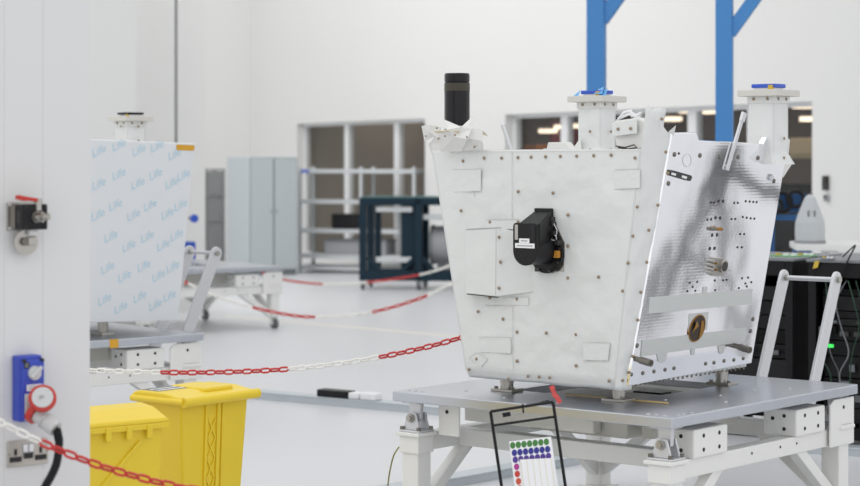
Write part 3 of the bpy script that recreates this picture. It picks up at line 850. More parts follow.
# folded flaps traced at their own distances around the tube
def flap(pts, name='blanket_flap', m='blanket_fold'):
    P = [thit(x, y, yy) for x, y, yy in pts]
    n = len(P); c = sum(P, Vector()) / n + Vector((0, -.012, .004))
    o = MB().add(P + [c], [(i, (i + 1) % n, n) for i in range(n)]).build(name, m, sat)
    so = o.modifiers.new('solid', 'SOLIDIFY'); so.thickness = .003
    return o
flap([(439, 133, -.70), (450, 131, -.72), (462, 128, -.70), (472, 129, -.69), (468, 139, -.71), (462, 151, -.67), (440.5, 151.5, -.67)])
flap([(462, 127, -.66), (473, 116.5, -.62), (476, 130, -.64), (470, 134, -.69)])
flap([(472, 128, -.68), (483, 130, -.66), (482, 141, -.67), (476, 149.5, -.66), (464, 150, -.67), (466, 138, -.71)])
flap([(445, 120, -.64), (462, 127.5, -.68), (448, 130.5, -.70), (444, 128, -.66)])
flap([(422, 126, -.62), (430, 124.5, -.66), (441, 127, -.66), (440, 139, -.66), (433, 137, -.64), (425, 141, -.60)])
flap([(433, 131, -.69), (448, 130, -.72), (460, 131, -.71), (456, 134.5, -.70), (438, 133, -.69)], m='blanket_under')
flap([(482, 130, -.66), (488, 136, -.60), (483, 135, -.64)], m='blanket_under')
for px, py, yy in ((445, 136, -.725), (455, 135, -.725), (467, 137, -.725), (474.5, 147, -.675), (438.5, 138.5, -.70), (426, 136, -.66), (437, 128, -.68)):
    o = link('rivet', riv_me, sleeve, thit(px, py, yy), frot); o.scale = (.7, .7, .7)

# items on the top deck
MB().bar(thit(511, 150, -.45), thit(502.5, 124.5, -.45), .018, .012).build('deck_post', 'alu_satin', sat, bevel=0.002)
a = [thit(x, y, -.35) for x, y in ((546, 150.5), (548, 142.3), (565, 142), (571.5, 150.5))]
MB().prism(a, (0, .05, 0)).build('deck_wedge', 'blanket_fold', sat, bevel=0.003)
MB().box(-.35, -.28, -.2, -.1, 1.108, 1.125).build('deck_plate', 'alu_satin', sat)

def pylon(frame, parent, px, yv, capz, cover, capw=.212, colw=.132, zb=1.09, seed=1):
    """square blanket-wrapped post with flange; capz, zb in the thing's own height"""
    p = frame.hit(px, 120, (0, yv, 0), (0, 1, 0)); x, y = p.x, p.y
    h = colw / 2
    def wrap(u, v):
        k = u * 4; i = int(k) % 4; f = k - int(k)
        cs = [(-h, -h), (h, -h), (h, h), (-h, h)]
        a_, b_ = cs[i], cs[(i + 1) % 4]
        qx = a_[0] + (b_[0] - a_[0]) * f; qy = a_[1] + (b_[1] - a_[1]) * f
        z = zb + (capz - .03 - zb) * v
        fl = 1 + (.35 * max(0, 1 - v * 6)) 
        d = crease((x + qx, y + qy, z), 9, .022, seed) * math.sin(math.pi * f)
        return Vector((x + qx * fl * (1 + d * 6), y + qy * fl * (1 + d * 6), z))
    pyl = MB().grid(wrap, 32, 18).build('pylon', 'blanket', parent, smooth='all', label='square white blanket-wrapped post with a flat cap')
    c = capw / 2
    MB().box(x - c, x + c, y - c, y + c, capz - .030, capz).build('cap_plate', 'cap_plate', pyl, bevel=0.003)
    MB().box(x - h - .006, x + h + .006, y - h - .006, y + h + .006, capz - .062, capz - .030).build('collar', 'blanket_fold', pyl, bevel=0.002)
    for fx in (-.55, .55):
        link('rivet', riv_me, pyl, (x + fx * h, y - h - .006, capz - .042), frot)
        link('rivet', riv_me, pyl, (x + h + .006, y + fx * h, capz - .042), (0, R(90), 0))
    for zz in (zb + .03, zb + .12):
        link('rivet', riv_me, pyl, (x + h * .2, y - h - .012, zz), frot)
        link('rivet', riv_me, pyl, (x + h + .012, y + h * .1, zz), (0, R(90), 0))
    # protective cover on top
    if cover == 'black':
        MB().box(x - .06, x + .06, y - .06, y + .06, capz + .012, capz + .026).build('protective_cover', 'black', pyl, bevel=0.003)
    else:
        MB().box(x - .062, x + .062, y - .052, y + .052, capz + .010, capz + .028).build('protective_cover', cover, pyl, bevel=0.003)
    MB().box(x - .052, x + .052, y - .045, y + .045, capz, capz + .011).build('interface_ring', 'alu_satin', pyl)
    MB().box(x + .03, x + .055, y - .058, y - .045, capz + .002, capz + .022).build('brass_clip', 'brass', pyl)
    return pyl, x, y
py1, ax, ay = pylon(SF, sat, 597, .30, 1.385, 'cover_blue', seed=2)
for (dx, dz, dw) in ((-.085, .008, .02), (.05, .02, .03), (.075, .012, .025)):
    MB().add([(ax + dx - dw, ay - .06, 1.385 + dz - .01), (ax + dx + dw, ay - .07, 1.385 + dz - .012), (ax + dx + dw * .4, ay - .03, 1.385 + dz + .025), (ax + dx - dw * .8, ay - .02, 1.385 + dz + .015)], [(0, 1, 2, 3)]).build('loose_film', 'cover_cyan', py1)
MB().add([thit(571.5, 150.5, .22), thit(580, 138.5, .22), thit(582, 150.5, .20)], [(0, 1, 2)]).build('blanket_gusset', 'blanket_fold', sat)
pylon(SF, sat, 768.5, .34, 1.395, 'cover_blue', seed=7, zb=1.05)

# small blanket box with wires beside the corner blanket
bx = [(613.5, 121), (638, 117.5), (646, 122), (646, 149), (616, 149)]
P = [thit(x, y, -.5) for x, y in bx]
bb = MB().prism(P, (0, .12, 0)).build('deck_box', 'blanket_fold', sat, bevel=0.006)
Q = [thit(x, y, -.512) for x, y in ((612.5, 123.5), (637.5, 118.5), (637.5, 133.5), (613.5, 136.5))]
MB().prism(Q, (0, -.006, 0)).build('box_flap', 'blanket', bb, bevel=0.002)
for px, py in ((618, 129), (630.5, 128.5)):
    link('rivet', riv_me, bb, thit(px, py, -.52), frot)
for pts in ([(617, 121), (624, 112.5), (631, 110.5), (632, 117)], [(629, 111), (636, 115.5), (641, 113)], [(618, 119), (629, 114), (640, 118)]):
    MB().tube([thit(x, y, -.42) for x, y in pts], .006, 6).build('deck_cable', 'sticker', bb, smooth='all')
MB().tube([thit(x, y, -.53) for x, y in ((616, 146), (625, 147.5), (634, 144.8), (637, 147.5), (628, 149), (618, 147.5))], .003, 6).build('deck_cable', 'bolt_dark', bb)

# strap and ribbon under the satellite
a, b = SF.hit(566, 389, (0, 0, .03), (0, 0, 1)), SF.hit(668, 397.5, (0, 0, .03), (0, 0, 1))
tag(MB().bar(TN.w(a.x, a.y, TOPZ + .006), TN.w(b.x, b.y, TOPZ + .006), .012, .006).build('lashing_strap', 'strap_yellow'), 'thin yellow strap lying on the trolley plate under the satellite', 'strap')
rp = [TN.I @ at(x, y, 8.72) for x, y in ((551, 386), (553.5, 390), (553, 393), (557, 397), (560, 403))]
mb = MB()
for i in range(len(rp) - 1):
    mb.bar(TN.M @ rp[i], TN.M @ rp[i + 1], .022, .003, up=(0.3, -1, .2))
tag(mb.build('warning_ribbon', 'ribbon_red'), 'short red warning ribbon hanging under the satellite front', 'ribbon')
# tool lying on plate edge
p = at(548, 401.5, 8.62); q = at(527, 405.5, 8.75)
tag(MB().cyl(p, q, .004, n=8).cyl(p, p + (q - p) * .25, .007, n=8).build('test_probe', 'black'), 'thin black probe resting on the front plate edge', 'probe')

# ================================================================ LEFT SATELLITE (film covered)
LF = Fr((CL.x, CL.y, TOPZ), TL.rz)
ls = thing('satellite', 'satellite with side wrapped in blue-printed protective film behind left wall', 'satellite', LF.loc, LF.rz)
A0, A1 = Vector((.60, 0, .09)), Vector((.75, 0, 1.175))
s2 = (A1 - A0).normalized(); LN = Vector((s2.z, 0, -s2.x))
def lhit(px, py, off=0.0): return LF.hit(px, py, A0 + LN * off, LN)
fpts = [(40, 323.5), (40, 137), (91, 139.5), (195, 143.8), (178, 320.5)]
film = MB().prism([lhit(x, y) for x, y in fpts], -LN * .02).build('film_panel', 'film', ls, bevel=0.003, label='panel covered with white film printed in pale blue')
y0, y1 = lhit(40, 320).y + .01, lhit(178, 320).y - .01
MB().add([(x, y, z) for z, xr in ((.09, (-.3, .575)), (1.165, (-.45, .715))) for x, y in ((xr[0], y0), (xr[1], y0), (xr[1], y1), (xr[0], y1))],
         [(3, 2, 1, 0), (4, 5, 6, 7), (0, 1, 5, 4), (1, 2, 6, 5), (2, 3, 7, 6), (3, 0, 4, 7)]).build('body_shell', 'blanket', ls)
ct = bpy.data.curves.new('print_text', 'FONT'); ct.body = 'Life'; ct.size = .070; ct.offset = 0.0; ct.shear = .25
to = bpy.data.objects.new('print_text', ct); col.objects.link(to)
bpy.context.view_layer.update()
tm = bpy.data.meshes.new_from_object(to.evaluated_get(bpy.context.evaluated_depsgraph_get()))
bpy.data.objects.remove(to)
tm.name = 'film_print'; tm.materials.clear(); tm.materials.append(MATS['film_print'])
xax = Vector((0, 1, 0)); zax = LN; yax = zax.cross(xax)
base = Matrix((xax, yax, zax)).transposed()
for px, py in [(99,153),(119,147),(139,152),(157.5,148),(175,156),(99,186),(119,176),(138,185.5),(156,176),(172,185),(184,177),(98,217),(115.5,207),(133.6,217),(150.5,207),(168,215.6),(181,207),
               (111,238.6),(129,248),(147.6,238.6),(163.7,247),(177,237),(107.7,270),(124.6,278.5),(144,268),(159,277.6),(173,269),(104.6,301.6),(121,309.6),(140,299),(155.7,307),(170,298)]:
    o = bpy.data.objects.new('film_print', tm); col.objects.link(o); o.parent = film
    rot = base.to_4x4() @ Matrix.Rotation(R(24), 4, 'Z')
    o.matrix_local = Matrix.Translation(lhit(px - 6.5, py + 5, .0012)) @ rot
patch([(176.5, 144.6), (194.5, 145.3), (194, 150.6), (176.5, 150)], 'yellow_label', 'film_yellow', film, lhit, .001, .002, LN)
pylon(LF, ls, 130.5, .60, 1.343, 'black', capw=.205, colw=.135, zb=1.16, seed=5)
for px, py in ((103, 334),):
    p = LF.hit(px, py, (0, 0, 0), (0, 0, 1))
    ft = MB().cyl((p.x, p.y, .012), (p.x, p.y, .1), .033, n=16).build('mounting_foot', 'steel', ls, smooth=True)
    MB().box(p.x - .06, p.x + .06, p.y - .045, p.y + .045, 0, .013).build('foot_pad', 'steel', ft)
tap = thing('hand_wheel', 'small blue tap on the far wall right of the printed film', 'tap', at(194, 218.5, 21.85), math.atan2(.436, .9))
MB().cyl((0, 0, 0), (0, .16, 0), .02, n=10).build('stem', 'steel', tap)
MB().cyl((0, -.02, 0), (0, .01, 0), .045, n=14).build('wheel', 'cover_blue', tap)
sg = thing('wall_socket', 'blue industrial socket on the far wall above the handle bar', 'socket', at(188, 250, 21.9), math.atan2(.436, .9))
MB().box(-.06, .07, -.06, .10, -.10, .09).build('housing', 'sign_blue', sg, bevel=0.01)
MB().cyl((.01, -.07, -.03), (.01, -.06, -.03), .035, n=14).build('cover', 'sticker', sg)

# ================================================================ CHAINS
def link_mesh(m, L=.058, W=.035, r=.0054, n=6):
    path = []
    hw = W / 2 - r; hl = L / 2 - W / 2
    for k in range(7):
        a = -math.pi / 2 + math.pi * k / 6
        path.append((hl + hw * math.cos(a), hw * math.sin(a), 0))
    for k in range(7):
        a = math.pi / 2 + math.pi * k / 6
        path.append((-hl + hw * math.cos(a), hw * math.sin(a), 0))
    return MB().tube(path, r, n, closed=True)
LKM = {c: link_mesh(c).mesh('chain_link', c, smooth='all') for c in ('chain_red', 'chain_white')}
def catmull(P, per=40):
    out = []
    for i in range(len(P) - 1):
        p0, p1, p2, p3 = P[max(i - 1, 0)], P[i], P[i + 1], P[min(i + 2, len(P) - 1)]
        for k in range(per):
            t = k / per
            out.append(.5 * ((2 * p1) + (p2 - p0) * t + (2 * p0 - 5 * p1 + 4 * p2 - p3) * t * t + (3 * p1 - p0 - 3 * p2 + p3) * t ** 3))
    out.append(P[-1]); return out
def chain(label, pts, cols, joined=False, pitch=.0475, size=1.0, group='red and white barrier chains'):
    P = catmull([at(*p) for p in pts])
    t = thing('barrier_chain', label, 'chain', P[0], 0, group)
    acc = 0; prev = P[0]; k = 0; runs = {}
    for i in range(1, len(P)):
        seg = (P[i] - P[i - 1]).length
        while acc + seg >= pitch * (k + .5):
            f = (pitch * (k + .5) - acc) / seg
            pos = P[i - 1].lerp(P[i], f); d = (P[i] - P[i - 1]).normalized()
            px = 430 + F * pos.x / pos.y
            c = 'chain_white'
            for lim, cc in cols:
                if px < lim: c = cc; break
            side = d.cross(Vector((0, 0, 1))).normalized(); up = side.cross(d)
            ang = R(38) if k % 2 else R(-52)
            ya = side * math.cos(ang) + up * math.sin(ang); za = d.cross(ya)
            M = Matrix(((d.x, ya.x, za.x, pos.x), (d.y, ya.y, za.y, pos.y), (d.z, ya.z, za.z, pos.z), (0, 0, 0, 1)))
            M = Matrix.Translation(-P[0]) @ M @ Matrix.Scale(size, 4)
            if joined:
                # one joined run for each stretch of one colour
                key = c
                if not runs or runs['last'][0] != c:
                    runs['last'] = (c, MB()); runs.setdefault('all', []).append(runs['last'])
                lm = link_mesh(c, n=5, r=.006)
                runs['last'][1].add([M @ Vector(v) for v in lm.v], lm.f)
            else:
                o = bpy.data.objects.new('chain_link', LKM[c]); col.objects.link(o); o.parent = t; o.matrix_local = M
            k += 1
        acc += seg
    if joined:
        for c, mb in runs['all']:
            mb.build('chain_run', c, t, smooth='all')['kind'] = 'stuff'
    return t
Rr_, Ww_ = 'chain_red', 'chain_white'
chain('near red and white plastic chain crossing the wall and yellow bins', [(-30, 408, 6.05), (0, 422.5, 6.1), (45, 444, 6.15), (95, 464, 6.2), (140, 477.5, 6.25), (185, 488, 6.3), (235, 495, 6.35)], [(43, Ww_), (400, Rr_)], pitch=.041, size=.86)
chain('red and white plastic chain hanging between left trolley and foil-covered satellite', [(60, 369, 10.4), (92, 370.5, 10.4), (165, 372.5, 10.4), (230, 372, 10.4), (289, 369, 10.4), (340, 363.5, 10.4), (384, 356.3, 10.4), (425, 347.5, 10.4), (462, 337.5, 10.4), (480, 332, 10.4)], [(163, Ww_), (289, Rr_), (383, Ww_), (500, Rr_)])
chain('farthest barrier chain, sagging in front of the dark teal frame', [(262, 273, 21.5), (283, 279.5, 21.5), (322, 284, 21.5), (367, 282.3, 21.5), (419, 274.8, 21.5), (452, 265, 21.5), (470, 258, 21.5)], [(322, Rr_), (367, Ww_), (419, Rr_), (500, Ww_)], joined=True)
chain('blurred barrier chain sagging across the floor behind the satellite', [(172, 277, 16.5), (187, 283, 16.5), (215, 295.5, 16.5), (251, 307, 16.5), (290, 315, 16.5), (315, 317, 16.5), (345, 316, 16.5), (371, 312.3, 16.5), (400, 305, 16.5), (427, 295.5, 16.5), (452, 283, 16.5), (465, 275, 16.5)], [(188, Rr_), (251, Ww_), (315, Rr_), (371, Ww_), (427, Rr_), (500, Ww_)], joined=True)

# ================================================================ YELLOW BINS
def big_bin():
    fr = Fr((-1.02, 8.22, 0), math.atan2(.79, .613))
    t = thing('waste_bin', 'tall yellow waste bin with rounded lid overhanging its body', 'bin', fr.loc, fr.rz, 'yellow waste bins')
    # X runs along the wide face to the right, Y to the left-back
    wX, wY, h = .40, .27, .70
    vs = []
    for z, s in ((0.02, .045), (h, 0.0)):
        vs += [(s, s * .6, z), (wX - s, s * .6, z), (wX - s, wY - s * .6, z), (s, wY - s * .6, z)]
    MB().add(vs, [(3, 2, 1, 0), (4, 5, 6, 7), (0, 1, 5, 4), (1, 2, 6, 5), (2, 3, 7, 6), (3, 0, 4, 7)]).build('bin_body', 'bin_yellow', t, bevel=0.012)
    # ribbed channel on the wide face
    def fy(z): return .027 * (1 - z / h)
    for x0, x1 in ((.135, .15), (.205, .225), (.235, .25)):
        MB().prism([(x0, fy(.03) - .008, .03), (x1, fy(.03) - .008, .03), (x1, -.008, h - .01), (x0, -.008, h - .01)], (0, .012, 0)).build('rib', 'bin_yellow', t, bevel=0.002)
    zs = [.62 - .085 * k for k in range(7)]
    for z in zs:
        for s in (-1, 1):
            a = Vector((.177 - s * .022, fy(z) - .003, z)); b = Vector((.177 + s * .022, fy(z - .08) - .003, z - .08))
            MB().bar(a, b, .007, .006, up=(0, -1, 0)).build('cross_rib', 'bin_yellow', t)
    # lid: domed box with rolled front edge
    prof = [(-.04, .695), (-.04, .712), (-.025, .722), (.03, .728), (.09, .738), (.24, .738), (.27, .73), (.285, .70)]
    lid = MB().prism([(-.02, y, z) for y, z in prof], (.437, 0, 0)).build('lid', 'bin_yellow', t, bevel=0.008)
    lid2 = MB().cyl((-.026, -.034, .706), (.422, -.034, .706), .021, n=16).build('rolled_edge', 'bin_yellow', lid, smooth=True)
    MB().box(.17, .34, .03, .24, .72, .745).build('raised_panel', 'bin_yellow', lid, bevel=0.01)
    MB().cyl((-.022, -.034, .706), (-.022, .27, .706), .014, n=14).build('rolled_edge', 'bin_yellow', lid, smooth=True)
    return fr, t
fr, tbig = big_bin()
# printed sheet on lid
p = fr.w(.09, .19, .7345)
sh = MB().box(-.085, .085, -.05, .05, 0, .002).build('instruction_sheet', 'print_grey'); sh.location = p + Vector((0, 0, .004)); sh.rotation_euler = (0, 0, fr.rz)
tag(sh, 'grey printed sheet lying on the tall yellow bin lid', 'sheet')
for k in range(4):
    MB().box(-.075, .075, -.04 + k * .022, -.028 + k * .022, .002, .0026).build('printed_line', 'black' if k % 2 else 'paper', sh)

def small_bin():
    fr = Fr((-1.055, 7.90, 0), math.atan2(.6, .8))
    t = thing('waste_bin', 'lower yellow waste bin with sloping lid next to the wall', 'bin', fr.loc, fr.rz, 'yellow waste bins')
    wX, wY, h = .42, .22, .655
    vs = []
    for z, s in ((0.0, .03), (h, 0.0)):
        vs += [(-wX + s, s * .6, z), (-s, s * .6, z), (-s, wY - s * .6, z), (-wX + s, wY - s * .6, z)]
    MB().add(vs, [(3, 2, 1, 0), (4, 5, 6, 7), (0, 1, 5, 4), (1, 2, 6, 5), (2, 3, 7, 6), (3, 0, 4, 7)]).build('bin_body', 'bin_yellow', t, bevel=0.01)
    rim = MB().box(-wX - .02, .02, -.02, wY + .02, h - .012, h + .012).build('rim', 'bin_yellow', t, bevel=0.004)
    for x in (-.07, -.16, -.25, -.34):
        MB().box(x - .012, x + .012, -.026, -.012, h - .045, h + .008).build('rim_clip', 'bin_yellow', rim, bevel=0.003)
    prof = [(-.015, h + .012), (-.015, h + .028), (.10, h + .062), (.2, h + .07), (wY + .015, h + .05), (wY + .015, h + .012)]
    lid = MB().prism([(-wX - .012, y, z) for y, z in prof], (wX + .026, 0, 0)).build('lid', 'bin_yellow', t, bevel=0.006)
    MB().box(-wX - .016, .018, -.019, wY + .019, h + .012, h + .024).build('lid_lip', 'bin_yellow', lid, bevel=0.003)
    MB().bar((-.30, .012, .40), (-.10, .004, .60), .016, .03, up=(0, -1, 0)).build('diagonal_rib', 'bin_yellow', t, bevel=0.006)
    return t
small_bin()

# ================================================================ WALL DEVICES
def wl(px, py, off=0): return NW.hit(px, py, (0, -off, 0), (0, 1, 0))
def wthing(name, label, cat, px, py):
    p = wl(px, py); return thing(name, label, cat, NW.w(*p), NW.rz), p
# valve unit
t, o = wthing('isolator_valve', 'steel and black isolator valve with red lever high on near wall', 'valve', 24, 216)
def L(px, py, off=0): return wl(px, py, off) - o
MB().box(-.062, .052, -.008, 0, -.045, .045).build('back_plate', 'steel', t, bevel=0.002)
MB().box(-.045, .025, -.03, -.008, -.04, .04).build('standoff', 'steel', t, bevel=0.002)
for z in (-.037, .037):
    MB().cyl((-.054, -.008, z), (-.054, -.012, z), .005, n=10).build('screw', 'alu_satin', t)
c = L(35.5, 217, .09)
hx = .043
bod = MB().box(c.x - hx, c.x + hx, -.09, -.03, c.z - .04, c.z + .04).build('valve_body', 'black', t, bevel=0.004)
for sx in (-1, 1):
    for sz in (-1, 1):
        MB().cyl((c.x + sx * .034, -.09, c.z + sz * .031), (c.x + sx * .034, -.0925, c.z + sz * .031), .005, n=10).build('screw', 'hole', bod)
MB().box(c.x - hx - .001, c.x - hx, -.07, -.05, c.z - .018, c.z + .018).build('side_port', 'bolt_dark', bod)
MB().cyl((c.x + .004, -.09, c.z), (c.x + .004, -.096, c.z), .018, n=18).cyl((c.x + .004, -.096, c.z), (c.x + .014, -.118, c.z), .014, n=14).cyl((c.x + .009, -.108, c.z), (c.x + .012, -.114, c.z), .018, n=6).cyl((c.x + .014, -.118, c.z), (c.x + .024, -.134, c.z + .002), .011, n=12).build('hose_coupling', 'steel', t, smooth=True)
MB().cyl((c.x + .012, -.085, c.z + .02), (c.x + .012, -.085, c.z + .058), .012, n=10).build('lever_hub', 'steel', t)
MB().bar((c.x + .014, -.085, c.z + .052), (c.x - .058, -.085, c.z + .062), .020, .011).bar((c.x - .03, -.085, c.z + .057), (c.x - .062, -.085, c.z + .063), .024, .014).build('red_lever', 'plug_red', t, bevel=0.002)
d_ = L(25.5, 243, .03)
MB().prism([(d_.x + .042 * math.cos(a), -.03, d_.z + .04 * math.sin(a) + .002) for a in [2 * math.pi * k / 28 for k in range(28)]], (0, -.004, 0)).build('tag_disc', 'steel', t)
MB().cyl((d_.x - .006, -.034, d_.z + .005), (d_.x - .006, -.045, d_.z + .005), .013, n=16).build('lock_ring', 'steel_dark', t, smooth=True)
MB().box(d_.x + .002, d_.x + .03, -.048, -.034, d_.z - .008, d_.z + .02).build('lock_hasp', 'steel', t, bevel=0.003)
MB().box(d_.x + .004, d_.x + .03, -.05, -.03, d_.z + .026, d_.z + .04).build('paper_tag', 'sticker', t)

# blue industrial socket with red plug
t, o = wthing('industrial_socket', 'blue industrial wall socket with red plug on near wall', 'socket', 25, 387)
hh = .104
def blue_prof(inset): return None
MB().box(-.047, .036, -.050, 0, -hh, hh).build('socket_body', 'socket_blue', t, bevel=0.007)
MB().box(-.041, .036, -.062, -.050, -hh + .004, hh - .012).build('socket_front', 'socket_blue', t, bevel=0.004)
kx, kz = .000, .050
MB().cyl((kx, -.062, kz), (kx, -.070, kz), .022, n=24).build('rotary_switch', 'plug_grey', t, smooth=True)
MB().bar((kx - .017, -.075, kz - .014), (kx + .020, -.075, kz + .019), .012, .012, up=(0, -1, 0)).build('switch_grip', 'plug_grey', t, bevel=0.003)
MB().box(-.036, -.016, -.0635, -.062, .066, .084).build('rating_label', 'black', t)
for z in (.072, .079):
    MB().box(-.033, -.019, -.0638, -.0635, z - .002, z + .001).build('printed_line', 'print_grey', t)
MB().box(-.026, .028, -.0635, -.062, -.006, .014).build('info_label', 'sticker', t)
for z in (.001, .008):
    MB().box(-.02, .024, -.0638, -.0635, z - .0015, z + .0015).build('printed_line', 'print_grey', t)
MB().box(-.034, .030, -.067, -.062, -.098, -.014).build('outlet_plate', 'plug_grey', t, bevel=0.003)
for x in (-.034, .028):
    MB().box(x - .006, x + .006, -.064, -.05, hh - .02, hh - .01).build('cover_clip', 'hole', t)
# plug
a0 = Vector((-.006, -.066, -.068)); ax_ = Vector((.36, -.72, -.50)).normalized()
MB().cyl(a0, a0 + ax_ * .020, .037, n=24).build('plug_flange', 'plug_red', t, smooth=True)
MB().cyl(a0 + ax_ * .022, a0 + ax_ * .064, .026, .023, n=20).cyl(a0 + ax_ * .05, a0 + ax_ * .056, .028, n=20).build('plug_body', 'plug_grey', t, smooth=True)
MB().cyl(a0 + ax_ * .064, a0 + ax_ * .102, .028, .025, n=20).build('cable_gland', 'plug_grey', t, smooth=True)
MB().cyl(a0 + ax_ * .102, a0 + ax_ * .106, .016, n=16).build('gland_nut', 'steel', t)
lc = L(42.5, 397.5, .13) + (wl(24, 216) - wl(24, 216))
lc = wl(42.5, 397.5, .13) - o
ld = Vector((-.45, -.80, .40)).normalized()
MB().cyl(lc, lc + ld * -.022, .043, n=28).build('plug_lid', 'plug_red', t, smooth=True, bevel=0.003)
MB().cyl(lc + ld * .001, lc + ld * .004, .033, n=28).build('lid_face', 'plug_grey', t, smooth=True)
MB().bar(lc + ld * .0045 + Vector((-.01, 0, .0)), lc + ld * .0045 + Vector((.012, 0, .004)), .008, .001, up=ld).build('lid_mark', 'print_grey', t)
# corrugated cable
s0 = NW.w(*(o + a0 + ax_ * .1065))
pts = [s0, s0 + Vector((.006, -.012, -.018)), at(59, 444, s0.y - .02), at(56, 465, s0.y - .02), at(45, 487, s0.y - .01), at(30, 512, s0.y), at(10, 560, s0.y)]
cp = catmull(pts, 30)
cbl = MB().tube(cp, lambda i: .0125 + (.0016 if i % 3 == 0 else 0), 12).build('power_cable', 'black_rubber', smooth='all')
tag(cbl, 'thick black corrugated cable hanging from the red plug', 'cable')
# double outlet
t, o = wthing('double_outlet', 'brushed steel double wall outlet below the blue socket', 'outlet', 27, 452.5)
hw_, hz_ = .071, .041
MB().box(-hw_, hw_, -.008, 0, -hz_, hz_).build('face_plate', 'outlet_steel', t, bevel=0.002)
MB().box(-.02, .02, -.0095, -.008, -.012, .030).build('switch_bezel', 'print_grey', t)
for x in (-.010, .010):
    MB().box(x - .008, x + .008, -.013, -.0095, .004, .028).build('rocker', 'sticker', t, bevel=0.002)
MB().box(-.016, .016, -.0105, -.008, -.018, .000).build('usb_port', 'hole', t)
for s in (-1, 1):
    cx = s * .044
    MB().box(cx - .005, cx + .005, -.009, -.008, -.004, .016).build('earth_slot', 'hole', t)
    MB().box(cx - .021, cx + .021, -.009, -.008, -.026, -.009).build('pin_slots', 'hole', t)
    MB().cyl((s * .066, -.008, 0), (s * .066, -.009, 0), .003, n=8).build('screw', 'steel_dark', t)

# ================================================================ FLOOR SIGN
SD = 7.72
def sp(px, py, off=0): return at(px, py, SD - off)
TLc, TRc = sp(490.5, 411.5), sp(553, 402)
dn = (sp(501.5, 486) - sp(490.5, 411.5)).normalized()
def toz(p, z): return p + dn * ((z - p.z) / dn.z)
bl_, br_ = toz(TLc, .02), toz(TRc, .02)
base = (bl_ + br_) / 2; base.z = 0
t = thing('sign_stand', 'tilted black wire sign stand with sheet of coloured dots', 'sign', base, 0)
def S(p): return p - base
r_ = .0062
for a, b in ((TLc, bl_), (TRc, br_)):
    MB().cyl(S(a), S(b), r_, n=10).build('frame_leg', 'black', t, smooth=True)
MB().cyl(S(TLc), S(TRc), r_ * .9, n=10).build('frame_bar', 'black', t, smooth=True)
MB().cyl(S(sp(493, 425.5)), S(sp(556, 416.5)), r_ * .8, n=10).build('frame_bar', 'black', t, smooth=True)
for p in (bl_, br_):
    q = S(p); MB().box(q.x - .012, q.x + .012, q.y - .17, q.y + .17, 0, .022).build('foot', 'black', t, bevel=0.003)
MB().prism([S(sp(x, y, .004)) for x, y in ((502, 413), (510, 411.5), (510.7, 415.5), (503, 417))], (0, -.012, 0)).build('clip', 'black', t)
MB().bar(S(sp(522.5, 404, .006)), S(sp(523.5, 413, .006)), .007, .007).build('hook', 'black', t)
MB().bar(S(sp(553.5, 406, .004)), S(sp(555, 417, .004)), .010, .010).build('hook', 'black', t)
MB().prism([S(sp(x, y, -.003)) for x, y in ((494, 427), (556, 418), (572, 520), (509, 530))], (0, .003, 0)).build('backing_sheet', 'clear_sheet', t)
MB().prism([S(sp(x, y, .001)) for x, y in ((509, 441.5), (551, 436.5), (563, 520), (520, 528))], (0, -.001, 0)).build('dot_sheet', 'paper', t)
dm = {}
def sdot(px, py, m):
    if m not in dm: dm[m] = MB().cyl((0, 0, 0), (0, -.0008, 0), .0112, n=16).mesh('colour_dot', m)
    o = link('colour_dot', dm[m], t, S(sp(px, py, .0022))); o.scale = (.92, 1, 1.15)
for k in range(7):
    f = k / 6
    sdot(512.7 + 33.7 * f, 445.4 - 3.6 * f, 'dot_green')
    sdot(514.4 + 33.2 * f, 452.8 - 3.6 * f, 'dot_blue')
    sdot(515.3 + 33.2 * f, 459.7 - 3.6 * f, 'dot_purple')
sdot(516.6, 466.8, 'dot_magenta'); sdot(517.3, 474, 'dot_red'); sdot(518.5, 481.3, 'dot_orange'); sdot(519.6, 488.5, 'dot_orange')
MB().prism([S(sp(x, y, .004)) for x, y in ((519.5, 459.5), (551.5, 458), (560, 518), (527, 524))], (0, -.001, 0)).build('over_sheet', 'paper', t)
for k in range(6):
    f = k / 5 * .94 + .03
    MB().bar(S(sp(519.5 + 32 * f, 459.5 - 1.5 * f, .0056)), S(sp(527 + 33 * f, 524 - 6 * f, .0056)), .002, .0006, up=(0, 1, 0)).build('sheet_line', 'paper_line', t)

# earth wire by the trolley leg
pts = [at(399, 447, 9.12), at(394, 455, 9.1), at(390.5, 468, 9.1), at(388, 485, 9.1), at(386, 520, 9.1), at(392, 532, 9.12)]
tag(MB().tube(catmull(pts, 10), .0035, 6).build('earth_wire', 'cable_earth', smooth='all'), 'thin green-yellow earth wire looping beside the trolley leg', 'wire')

